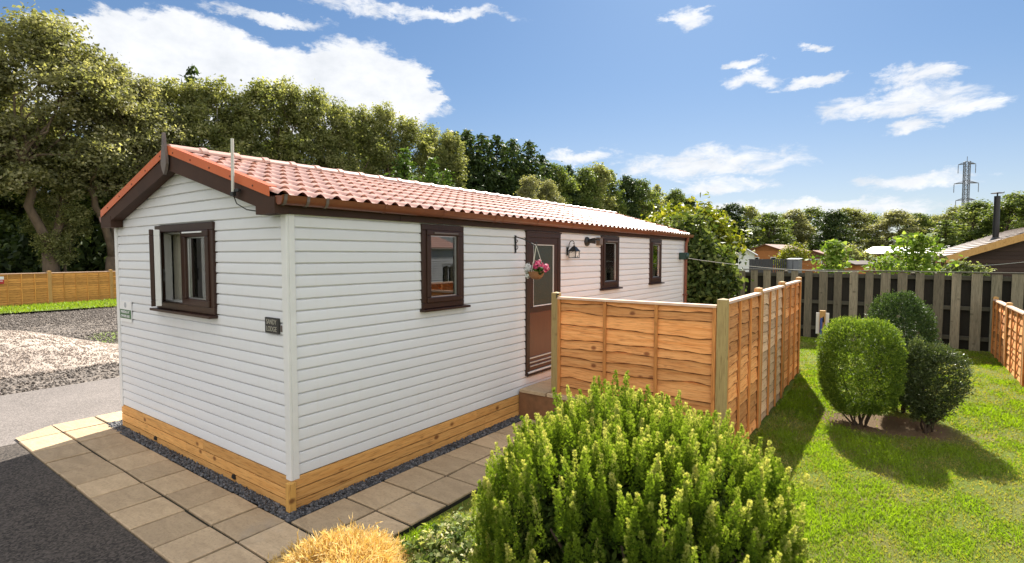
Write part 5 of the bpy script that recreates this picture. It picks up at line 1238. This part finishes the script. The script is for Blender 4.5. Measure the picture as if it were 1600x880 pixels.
# lodge across the lawn, outside the frame but mirrored in the windows
T = thing('white_lodge', (11.5, 9.0, -0.1), 'white boarded lodge across the lawn, mirrored in the window panes', 'lodge', 'neighbouring lodges'); lb = local(T)
m = MB()
for k in range(22): m.hexa([(-0.02, -6, 0.3+k*0.1), (3.6, -6, 0.3+k*0.1), (3.6, 6, 0.3+k*0.1), (-0.02, 6, 0.3+k*0.1), (0.0, -6, 0.398+k*0.1), (3.6, -6, 0.398+k*0.1), (3.6, 6, 0.398+k*0.1), (0.0, 6, 0.398+k*0.1)])
lb(m, 'walls', m_clad)
m = MB()
for r in range(7):
    f0, f1 = r/7, (r+1)/7
    for sg in (0, 1):
        X = lambda f: (-0.15+1.95*f) if not sg else (3.75-1.95*f)
        m.hexa([(X(f0), -6.2, 2.52+0.62*f0), (X(f1), -6.2, 2.5+0.62*f1), (X(f1), 6.2, 2.5+0.62*f1), (X(f0), 6.2, 2.52+0.62*f0), (X(f0), -6.2, 2.58+0.62*f0), (X(f1), -6.2, 2.55+0.62*f1), (X(f1), 6.2, 2.55+0.62*f1), (X(f0), 6.2, 2.58+0.62*f0)])
lb(m, 'roof', m_roof)
for y in (-4, -1, 2.5):
    m = MB(); m.box(-0.07, -0.021, y, y+0.9, 1.5, 2.45); wn = lb(m, 'window', m_brown); m = MB(); m.box(-0.08, -0.0705, y+0.1, y+0.8, 1.6, 2.35); lb(m, 'pane', m_glassdark, wn)
# charcoal deck railing and grey store box
m_char = simple('charcoal_paint', (0.035, 0.037, 0.042), 0.5); m_sgrey = simple('grey_store_panel', (0.17, 0.18, 0.20), 0.5)
p = at(1170, 410, 40); p2 = at(1230, 410, 40)
T = thing('deck_railing', (p[0], p[1], 0.4), 'charcoal painted deck railing below the orange cabin', 'railing'); d_ = (p2-p)[:2]; Lr = np.linalg.norm(d_); T.rotation_euler = (0, 0, math.atan2(d_[1], d_[0])); lb = local(T)
m = MB(); m.box(0, Lr, 0, 0.05, 1.36, 1.44); m.box(0, Lr, 0, 0.05, 0.2, 0.28); lb(m, 'rail', m_char)
m = MB(); u = 0.05
while u < Lr: m.box(u, u+0.09+(0.05 if u < 1.7 else 0), 0.01, 0.04, 0.281, 1.359); u += 0.155
lb(m, 'balusters', m_char)
m = MB(); m.box(-0.1, Lr, 0.06, 2.5, -0.7, 0.19); lb(m, 'deck', m_char)
p = at(1239, 410, 40); T = thing('store_box', (p[0], p[1], -0.3), 'plain grey storage box at the end of the charcoal railing', 'storage box'); lb = local(T); T.rotation_euler = (0, 0, R_(-8))
m = MB(); m.box(-0.42, 0.42, 0, 0.8, 0, 2.1); lb(m, 'case', m_sgrey, bevel=0.02); m = MB(); m.hexa([(-0.46, -0.05, 2.102), (0.46, -0.05, 2.102), (0.46, 0.85, 2.15), (-0.46, 0.85, 2.15), (-0.46, -0.05, 2.14), (0.46, -0.05, 2.14), (0.46, 0.85, 2.2), (-0.46, 0.85, 2.2)]); lb(m, 'lid', m_char); m = MB(); m.box(-0.02, 0.02, -0.02, -0.002, 0.1, 2.0); lb(m, 'door_seam', m_char)
p = at(1262, 409, 44); T = thing('low_timber_fence', (p[0], p[1], -0.3), 'low red brown board fence right of the grey box', 'fence'); lb = local(T); T.rotation_euler = (0, 0, R_(-20))
m = MB()
for k in range(9): m.box(-0.9, 0.9, 0, 0.04, 0.2+k*0.2, 0.39+k*0.2)
lb(m, 'boards', m_lodgeo)
for u in (-0.95, 0.95): m = MB(); m.box(u-0.05, u+0.05, -0.02, 0.08, -0.2, 2.05); lb(m, 'post', m_postOr)

# shrubs beyond the fence
for (px, py, d, rx, rz, ml_, lab, sz) in [
    (1238, 400, 46, 1.35, 1.75, m_lf_yel, 'light green clipped bush between the cabin and the hut', 0.10),
    (1332, 400, 48, 1.5, 1.75, m_lf_birch, 'pale olive bush left of the long lodge', 0.11),
    (1312, 405, 50, 1.0, 1.3, m_lf_green, 'darker bush in front of the pale olive bush', 0.11)]:
    p = at(px, py, d); bush('garden_bush', int(px) % 7, (p[0], p[1], -0.3), rx, rx, rz, ml_, lab, 'bush', 'bushes beyond the fence', 0.9, sz)
m_vine = leaf_mat('vine_leaves', (0.10, 0.17, 0.022), (0.19, 0.28, 0.04), (0.33, 0.40, 0.10), 0.5, 0.6, 0.15)
def climber(px, y0, y1, d, wpx, nleaf, lsz, label, seed):
    rs = np.random.default_rng(seed); p = at(px, y1, d); T = thing('climbing_plant', (p[0], p[1], -0.2), label, 'plant', 'climbers over the grey fence'); hz = at(px, y0, d)[2]+0.2; hw_ = wpx/CAM_F*d/2
    zf = at(px, y1, d)[2]+0.2-0.15
    n = nleaf; f = rs.random(n); z = zf+(hz-zf)*f**0.9; sp = hw_*(1-0.55*f**2)
    P = np.stack([rs.normal(size=n)*sp*0.55, rs.normal(size=n)*0.16, z], -1); Nn = unit(rs.normal(size=(n, 3))*0.55+np.array((0, -0.35, 0.75)))
    # five-sided broad leaves as two quads
    h = rs.normal(size=(n, 3)); t1 = unit(np.cross(Nn, h)); t2 = np.cross(Nn, t1); s = (lsz*(0.5+0.8*rs.random(n)))[:, None]
    a = P; tip = P+t1*s*1.0-Nn*s*0.2; l1 = P+t1*s*0.15+t2*s*0.5-Nn*s*0.06; l2 = P+t1*s*0.62+t2*s*0.34-Nn*s*0.08; r1 = P+t1*s*0.15-t2*s*0.5-Nn*s*0.06; r2 = P+t1*s*0.62-t2*s*0.34-Nn*s*0.08
    V = np.stack([a, l1, l2, tip, a, tip, r2, r1], 1).reshape(-1, 3)
    link_mesh('leaves', np_mesh('leaves', V, np.arange(len(V)), 4, np.repeat(rs.random(n), 2)), m_vine, T)
    st = MB()
    for j in range(6): q = P[rs.integers(n)]; st.tube(limb_path((rs.normal()*0.1, 0, -0.1), q, rs, 6, 0.2), np.linspace(0.02, 0.006, 7), 5)
    me = bpy.data.meshes.new('stems'); me.from_pydata(st.v, [], st.f); me.update(); link_mesh('stems', me, m_barkd, T, True)
climber(1302, 376, 424, 17.6, 44, 620, 0.125, 'tall bright green leafy climber above the fence near the orange shed', 1)
climber(1432, 366, 424, 17.6, 78, 900, 0.14, 'widest large leaved climber above the fence, before the long lodge', 2)
climber(1382, 402, 424, 17.4, 56, 420, 0.09, 'low fringe of leaves on the fence top between the two climbers', 3)
m_ivy = leaf_mat('pale_ivy_leaves', (0.07, 0.10, 0.025), (0.20, 0.24, 0.08), (0.42, 0.43, 0.25), 0.35)
p = at(1505, 420, 17.6); bush('ivy_mound', 3, (p[0], p[1], 0.9), 0.62, 0.4, 0.55, m_ivy, 'rounded mound of pale ivy on the fence below the brown lodge', 'plant', None, 0.9, 0.06)

# big shrub beyond the lodge end
p = at(1108, 400, 13.9)
bush('tall_shrub', 11, (p[0]-0.62, 12.35, -0.1), 1.02, 0.95, 1.72, m_lf_shrub, 'large dark glossy shrub at the far corner of the lodge', 'shrub', None, 2.6, 0.085)
p = at(1072, 360, 17.5); bush('yellow_shrub', 12, (p[0]-0.3, p[1]+0.5, -0.1), 1.7, 1.2, 2.15, m_lf_yel, 'taller yellow green shrub behind the lodge end', 'shrub', None, 2.0, 0.11)

# ------------------------------------------------------------------ clipped shrubs on the lawn
def clipped(name, loc, surf, n, tuft, size, mat, label, group, seed, inner=0.62):
    """surf(u in [0,1]^2) -> point, normal on the outline; every tuft is a small fan of scale leaves"""
    rs = np.random.default_rng(seed); P, Nn = surf(rs, n)
    depth = rs.random(n)**1.5*0.16; P = P-Nn*depth[:, None]+rs.normal(size=(n, 3))*0.012
    stray = (rs.random(n) < 0.05)[:, None]; P = P+Nn*stray*0.03*rs.random((n, 1))+np.array((0, 0, 1))*stray*0.04*rs.random((n, 1)); g = unit(Nn*0.8+np.array((0, 0, 0.55))+rs.normal(size=(n, 3))*0.35)
    cv_ = rs.random(n); Vs, vr = [], []
    for k in range(tuft):
        f = (k+0.6)/tuft; sd = unit(np.cross(g, rs.normal(size=(n, 3))))
        Q = P+g*(f*size*2.2)[..., None] if np.ndim(f) else P+g*f*size*2.2
        Q = Q+sd*size*0.45
        ax = unit(g*0.8+sd*0.7); nrm = unit(np.cross(ax, rs.normal(size=(n, 3)))); w2 = np.cross(ax, nrm); s = (size*(0.6+0.6*rs.random(n)))[:, None]
        Vs.append(np.stack([Q-ax*s*0.55, Q+w2*s*0.3, Q+ax*s*0.7, Q-w2*s*0.3], 1)); vr.append(np.clip(0.5*cv_+0.3*f+0.25*rs.random(n)-0.05, 0, 1))
    V = np.concatenate(Vs).reshape(-1, 3); var = np.concatenate(vr)
    T = thing(name, tuple(loc), label, 'shrub', group)
    link_mesh('foliage', leaf_mesh('foliage', V, var), mat, T)
    st = MB()
    for j in range(9):
        q = P[rs.integers(n)]*0.75; st.tube(limb_path((rs.normal()*0.05, rs.normal()*0.05, -0.1), q, rs, 5, 0.25), np.linspace(0.017, 0.005, 6), 6)
    me = bpy.data.meshes.new('stems'); me.from_pydata(st.v, [], st.f); me.update(); link_mesh('stems', me, m_barkd, T, True)
    return T
def superell(rx, ry, z0, z1, e, taper=0.0, lump=0.05, sd=0):
    rl = np.random.default_rng(sd); K = rl.normal(size=(7, 3)); ph = rl.random(7)*6
    def f(rs, n):
        d = unit(rs.normal(size=(n, 3))); d = d[(d[:, 2] > -0.95)]; 
        while len(d) < n: d = np.concatenate([d, unit(rs.normal(size=(n, 3)))])
        d = d[:n]; r = (np.abs(d)**e).sum(1)**(-1/e); q = d*r[:, None]
        l = 1+lump*sum(np.sin(3.2*(q@K[i])+ph[i]) for i in range(7))/2.6
        zc, rz = (z0+z1)/2, (z1-z0)/2; zz = q[:, 2]; tp = 1-taper*np.clip(-zz, 0, 1)**1.6
        P = np.stack([q[:, 0]*rx*l*tp, q[:, 1]*ry*l*tp, zc+zz*rz*l], -1)
        g = np.sign(q)*np.abs(q)**(e-1)/np.array((rx, ry, rz)); return P, unit(g)
    return f
m_cl1 = leaf_mat('bright_clipped_conifer', (0.055, 0.100, 0.014), (0.135, 0.205, 0.025), (0.33, 0.40, 0.055), 0.42, 0.55, 0.25)
m_cl2 = leaf_mat('dark_clipped_yew', (0.022, 0.046, 0.013), (0.055, 0.095, 0.025), (0.13, 0.19, 0.055), 0.32, 0.5, 0.3)
m_cl3 = leaf_mat('small_leaved_box', (0.025, 0.043, 0.014), (0.07, 0.095, 0.03), (0.22, 0.25, 0.11), 0.32, 0.4, 0.45)
GS = 'clipped shrubs on the lawn'
clipped('clipped_shrub', (3.72, 6.05, -0.13), superell(0.455, 0.43, 0.12, 1.30, 4.4, 0.26, 0.10, 1), 14000, 4, 0.023, m_cl1, 'bright green clipped shrub with a squared flat top on the lawn', GS, 1)
clipped('clipped_shrub', (4.15, 7.05, -0.12), superell(0.425, 0.425, 0.05, 1.60, 2.4, 0.35, 0.10, 2), 13000, 4, 0.023, m_cl2, 'tallest clipped shrub, a dark green dome behind the other two', GS, 2)
clipped('clipped_shrub', (4.42, 6.20, -0.13), superell(0.345, 0.34, 0.14, 1.10, 2.2, 0.50, 0.15, 3), 6500, 4, 0.024, m_cl3, 'smaller round shrub with small grey green leaves right of the squared one', GS, 3)

# ------------------------------------------------------------------ big feathery conifer in front
rs = np.random.default_rng(77)
HX, HY, HZ = 2.88, 0.42, -0.14
npl = 1350
d = unit(rs.normal(size=(npl*3, 3))); d = d[d[:, 2] > -0.25][:npl]; e = 3.6; r = (np.abs(d)**e).sum(1)**(-1/e); q = d*r[:, None]
Pp = np.stack([q[:, 0]*0.745, q[:, 1]*0.73, 0.46+q[:, 2]*np.where(q[:, 2] > 0, 0.86, 0.5)], -1)*(1+0.07*np.sin(d@rs.normal(size=(3, 5))*4).mean(1, keepdims=True))+rs.normal(size=(npl, 3))*0.03
Pn = unit(q*np.array((1, 1, 0.6)))
plen = 0.15+0.17*rs.random(npl)**1.6; prad = 0.036+0.028*rs.random(npl); pv = rs.random(npl)
tall = [(-0.24, 0.42, 1.40), (-0.18, 0.43, 1.36), (0.34, 0.46, 1.30), (0.37, 0.44, 1.27), (0.06, 0.44, 1.22), (-0.36, 0.38, 1.2), (0.55, 0.32, 1.22)]
# plume axes: mostly upright, tips leaning outward a touch
Vs, vr = [], []
for i in range(npl+len(tall)):
    if i < npl: base, ln_, rd, v0, out_ = Pp[i]-np.array((0, 0, plen[i]*0.75)), plen[i], prad[i], pv[i], Pn[i]
    else:
        t_ = tall[i-npl]; base, ln_, rd, v0, out_ = np.array((t_[0], t_[1], t_[2]-0.42)), 0.42, 0.028, 0.8, np.array((0, 0, 1.0))
    ax = unit(np.array((0, 0, 1.0))+out_*0.22+rs.normal(size=3)*0.09)
    n = int(185*ln_/0.28*rd/0.05)+26
    f = rs.random(n)**0.8; rad = rd*np.clip(1-f**1.25, 0.05, 1)*(0.45+0.55*rs.random(n))
    a = rs.random(n)*6.283; s1 = unit(np.cross(ax, np.array((0.3, 1, 0.2)))); s2 = np.cross(ax, s1)
    rdv = np.cos(a)[:, None]*s1+np.sin(a)[:, None]*s2
    P0 = base+ax*(f*ln_)[:, None]+rdv*(rad*0.75)[:, None]
    g = unit(ax*1.0+rdv*0.55+rs.normal(size=(n, 3))*0.18); L_ = ((0.015+0.016*rs.random(n))*(1-0.35*f))[:, None]
    pl = unit(np.cross(g, rs.normal(size=(n, 3)))); w_ = np.cross(g, pl)
    # each spray: a flat frond of five little scale leaves
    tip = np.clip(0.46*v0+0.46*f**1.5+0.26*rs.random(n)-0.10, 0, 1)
    for (t0, ang, sc2) in ((0.0, 0.0, 1.0), (0.25, 0.75, 0.6), (0.25, -0.75, 0.6), (0.55, 0.65, 0.5), (0.55, -0.65, 0.5)):
        o = P0+g*L_*t0; dr = g*math.cos(ang)+w_*math.sin(ang); sd = -g*math.sin(ang)+w_*math.cos(ang); l = L_*sc2
        Vs.append(np.stack([o, o+dr*l*0.45+sd*l*0.13, o+dr*l, o+dr*l*0.45-sd*l*0.13], 1)); vr.append(tip)
V = np.concatenate(Vs).reshape(-1, 3); var = np.concatenate(vr)
m_thuja = leaf_mat('feathery_conifer_scales', (0.060, 0.112, 0.011), (0.205, 0.285, 0.028), (0.60, 0.56, 0.21), 0.47, 0.65, 0.15)
T = thing('conifer_hedge_bush', (HX, HY, HZ), 'big feathery yellow green conifer bush in front of the orange screen fence', 'shrub')
link_mesh('foliage', leaf_mesh('foliage', V, var), m_thuja, T)
st = MB()
for j in range(60):
    q = Pp[rs.integers(npl)]*np.array((0.93, 0.93, 0.88)); st.tube(limb_path((rs.normal()*0.1, rs.normal()*0.1, -0.05), q, rs, 5, 0.15), np.linspace(0.026, 0.006, 6), 6)
me = bpy.data.meshes.new('stems'); me.from_pydata(st.v, [], st.f); me.update(); link_mesh('stems', me, m_barkd, T, True)
# dense inner foliage so that the heart of the bush is closed
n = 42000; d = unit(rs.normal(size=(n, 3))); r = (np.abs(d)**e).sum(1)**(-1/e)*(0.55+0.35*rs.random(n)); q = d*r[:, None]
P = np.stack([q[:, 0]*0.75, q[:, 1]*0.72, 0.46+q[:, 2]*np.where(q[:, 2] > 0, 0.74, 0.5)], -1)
m_inner = leaf_mat('dark_inner_scales', (0.022, 0.040, 0.008), (0.045, 0.072, 0.012), (0.08, 0.10, 0.02), 0.25, 0.8, 0.05)  # darker green than the outer sprays
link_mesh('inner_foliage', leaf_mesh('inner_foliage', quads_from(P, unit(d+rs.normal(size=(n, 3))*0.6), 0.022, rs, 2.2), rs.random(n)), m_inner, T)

# golden thread conifer
def thread_bush(name, loc, rx, ry, rz, n, mat, label, seed):
    rs = np.random.default_rng(seed); T = thing(name, tuple(loc), label, 'shrub')
    d = unit(rs.normal(size=(n, 3))); d[:, 2] = np.abs(d[:, 2]); K = rs.normal(size=(9, 3))*4.2; ph = rs.random(9)*6; lump = 1+0.30*np.sin(d@K.T+ph).mean(1, keepdims=True)*1.6; P = d*np.array((rx, ry, rz))*lump*(0.55+0.45*rs.random((n, 1))**0.6+(rs.random((n, 1)) < 0.05)*0.14*rs.random((n, 1))); g = unit(d+np.array((0, 0, 0.25))+rs.normal(size=(n, 3))*0.4)
    Vs, vr = [], []; cv_ = rs.random(n)
    for seg in range(4):
        g2 = unit(g+rs.normal(size=(n, 3))*0.28-np.array((0, 0, 0.05*seg))); s = 0.036*(1-0.12*seg); w_ = unit(np.cross(g2, rs.normal(size=(n, 3))))*0.0034
        Q = P+g2*s; Vs.append(np.stack([P-w_, P+w_, Q+w_*0.7, Q-w_*0.7], 1)); vr.append(np.clip(0.6*cv_+0.1*seg+0.3*rs.random(n), 0, 1))
        side = unit(np.cross(g2, w_)*rs.choice([-1, 1], (n, 1))+g2*0.9); Q2 = Q+side*s*0.7; Vs.append(np.stack([Q-w_*0.6, Q+w_*0.6, Q2+w_*0.3, Q2-w_*0.3], 1)); vr.append(np.clip(0.6*cv_+0.15*seg+0.3*rs.random(n), 0, 1)); P, g = Q, g2
    link_mesh('foliage', leaf_mesh('foliage', np.concatenate(Vs).reshape(-1, 3), np.concatenate(vr)), mat, T)
    st = MB()
    for j in range(12): q = d[rs.integers(n)]*np.array((rx, ry, rz))*0.85; st.tube(limb_path((0, 0, -0.05), q, rs, 5, 0.2), np.linspace(0.014, 0.004, 6), 5)
    me = bpy.data.meshes.new('stems'); me.from_pydata(st.v, [], st.f); me.update(); link_mesh('stems', me, m_bark, T, True); return T
m_gold = leaf_mat('golden_threads', (0.42, 0.27, 0.07), (0.68, 0.48, 0.17), (0.82, 0.66, 0.34), 0.35, tcol=(1.1, 1.0, 0.6))
p = at(560, 880, 2.95); thread_bush('golden_conifer', (1.40, -0.50, -0.12), 0.60, 0.44, 0.42, 17000, m_gold, 'low golden thread leaved conifer at the bottom edge of the photo', 21)
# variegated euonymus
m_eu = leaf_mat('variegated_leaves', (0.055, 0.105, 0.022), (0.24, 0.29, 0.08), (0.76, 0.68, 0.40), 0.38, 0.6, 0.2)
rs = np.random.default_rng(31)
lob = [(0, 0, 0.20, 0.24, 0.24, 0.24), (0.2, 0.1, 0.2, 0.2, 0.2, 0.22), (-0.2, -0.04, 0.17, 0.18, 0.18, 0.18), (-0.06, 0.2, 0.22, 0.2, 0.18, 0.2), (0.25, -0.14, 0.15, 0.2, 0.18, 0.2), (0.0, -0.2, 0.14, 0.2, 0.2, 0.17)]
V, var, C = crown(rs, lob, 620, 15, 0.026, 0.021, (0.5, 1.02), 0.5, 0, 1.8)
T = thing('variegated_shrub', (1.76, 0.06, -0.08), 'low green and cream variegated shrub between the golden conifer and the big bush', 'shrub')
link_mesh('foliage', leaf_mesh('foliage', V, var), m_eu, T)
st = MB()
for j in range(14): st.tube(limb_path((rs.normal()*0.05, rs.normal()*0.05, -0.05), C[rs.integers(len(C))], rs, 4, 0.2), np.linspace(0.008, 0.003, 5), 5)
me = bpy.data.meshes.new('stems'); me.from_pydata(st.v, [], st.f); me.update(); link_mesh('stems', me, m_barkd, T, True)
# bare twigs of a little shrub at the bottom right
T = thing('twiggy_shrub', (4.62, 0.55, -0.15), 'sparse twiggy shrub at the bottom right corner of the lawn', 'shrub')
rs = np.random.default_rng(8); st = MB(); P = []
for j in range(26):
    b = np.array((rs.normal()*0.10, rs.normal()*0.06, -0.05)); t_ = b+np.array((rs.normal()*0.16, rs.normal()*0.12, rs.uniform(0.15, 0.42))); pts = limb_path(b, t_, rs, 5, 0.3); st.tube(pts, np.linspace(0.005, 0.002, 6), 5); P += pts[2:]
o = st.build('twigs', m_barkd, None); o.parent = T
P = np.repeat(np.array(P), 7, 0)+rs.normal(size=(len(P)*7, 3))*0.018
link_mesh('foliage', leaf_mesh('foliage', quads_from(P, unit(rs.normal(size=P.shape)+np.array((0, 0, 0.5))), 0.014, rs), rs.random(len(P))), m_cl3, T)

# ------------------------------------------------------------------ grass blades on the lawn
def blades(n, region, dens, seed, h=(0.022, 0.05), wd=0.0035):
    rs = np.random.default_rng(seed); x0, x1, y0, y1 = region
    x = x0+(x1-x0)*rs.random(n); y = y0+(y1-y0)*rs.random(n)
    dist = np.hypot(x-CAM_LOC[0], y-CAM_LOC[1]); keep = rs.random(n) < np.clip((3.6/np.maximum(dist, 0.5))**1.35, 0.10, 1)
    patch = np.sin(x*2.3+1.3*np.sin(y*1.1))+np.sin(y*2.9+1.7*np.sin(x*0.9))+0.9*np.sin(x*6.1+y*4.3)+0.8*np.sin(x*9.7-y*7.9)+0.6*np.sin(x*17.1+y*3.9)
    keep &= rs.random(n) < np.clip(0.80+0.24*patch, 0.30, 1)
    soil = np.hypot((x-4.05)*0.62, (y-6.25)*0.95); keep &= rs.random(n) < np.clip((soil-0.36)/0.3, 0.02, 1)
    keep &= ~((x < 2.68) & (y > 3.25) & (y < 8.8)) & ~((x > 5.84) & (x < 5.93) & (y < 13.5))
    x, y, dist, patch = x[keep], y[keep], dist[keep], patch[keep]; n = len(x); z = lawn_z(x, y)-0.004
    hh = (h[0]+(h[1]-h[0])*rs.random(n)**1.5)*(0.8+0.12*np.clip(patch, -1, 2.5)); nearf = np.exp(-np.maximum(0, x-2.7)/0.25)*(y > 3.3)*(y < 9); hh *= 1+0.8*nearf
    sc_ = np.clip(dist/4.0, 0.8, 2.6); a = rs.random(n)*6.283; lean = rs.normal(size=(n, 2))*0.5
    B = np.stack([x, y, z], -1); w_ = np.stack([np.cos(a), np.sin(a), 0*a], -1)*(wd*sc_*(0.7+0.6*rs.random(n)))[:, None]
    mid = B+np.stack([lean[:, 0]*hh*0.35, lean[:, 1]*hh*0.35, hh*0.6], -1); tip = B+np.stack([lean[:, 0]*hh, lean[:, 1]*hh, hh*0.95], -1)
    V = np.stack([B-w_, B+w_, mid+w_*0.7, tip, mid-w_*0.7], 1).reshape(-1, 3)
    idx = (np.arange(n)*5)[:, None]+np.array([0, 1, 2, 3, 4])[None]
    return np_mesh('grass', V, idx.ravel(), 5, np.clip(0.18+rs.random(n)*0.60+0.17*patch, 0, 1))
m_blade = leaf_mat('grass_blade', (0.34, 0.29, 0.09), (0.175, 0.270, 0.020), (0.265, 0.365, 0.028), 0.45, 0.5, 0.3, tcol=(1.2, 1.3, 0.4))
o = link_mesh('grass', blades(1100000, (1.05, 8.5, -1.5, 13.6), 1, 3), m_blade)
tag(o, 'short patchy sunlit grass covering the lawn', 'grass', kind='stuff')
rs = np.random.default_rng(4); n = 26000
x = -26.2+rs.random(n)*4.2; y = -8+rs.random(n)*30; z = np.full(n, 0.02); hh = 0.05+0.09*rs.random(n); a = rs.random(n)*6.283
B = np.stack([x, y, z], -1); w_ = np.stack([np.cos(a), np.sin(a), 0*a], -1)*0.022; tp = B+np.stack([rs.normal(size=n)*0.04, rs.normal(size=n)*0.04, hh], -1)
me = np_mesh('verge_grass', np.stack([B-w_, B+w_, tp], 1).reshape(-1, 3), np.arange(n*3), 3, 0.3+0.7*rs.random(n))
tag(link_mesh('verge_grass', me, m_blade), 'bright strip of rough grass in front of the yard fence', 'grass', kind='stuff')
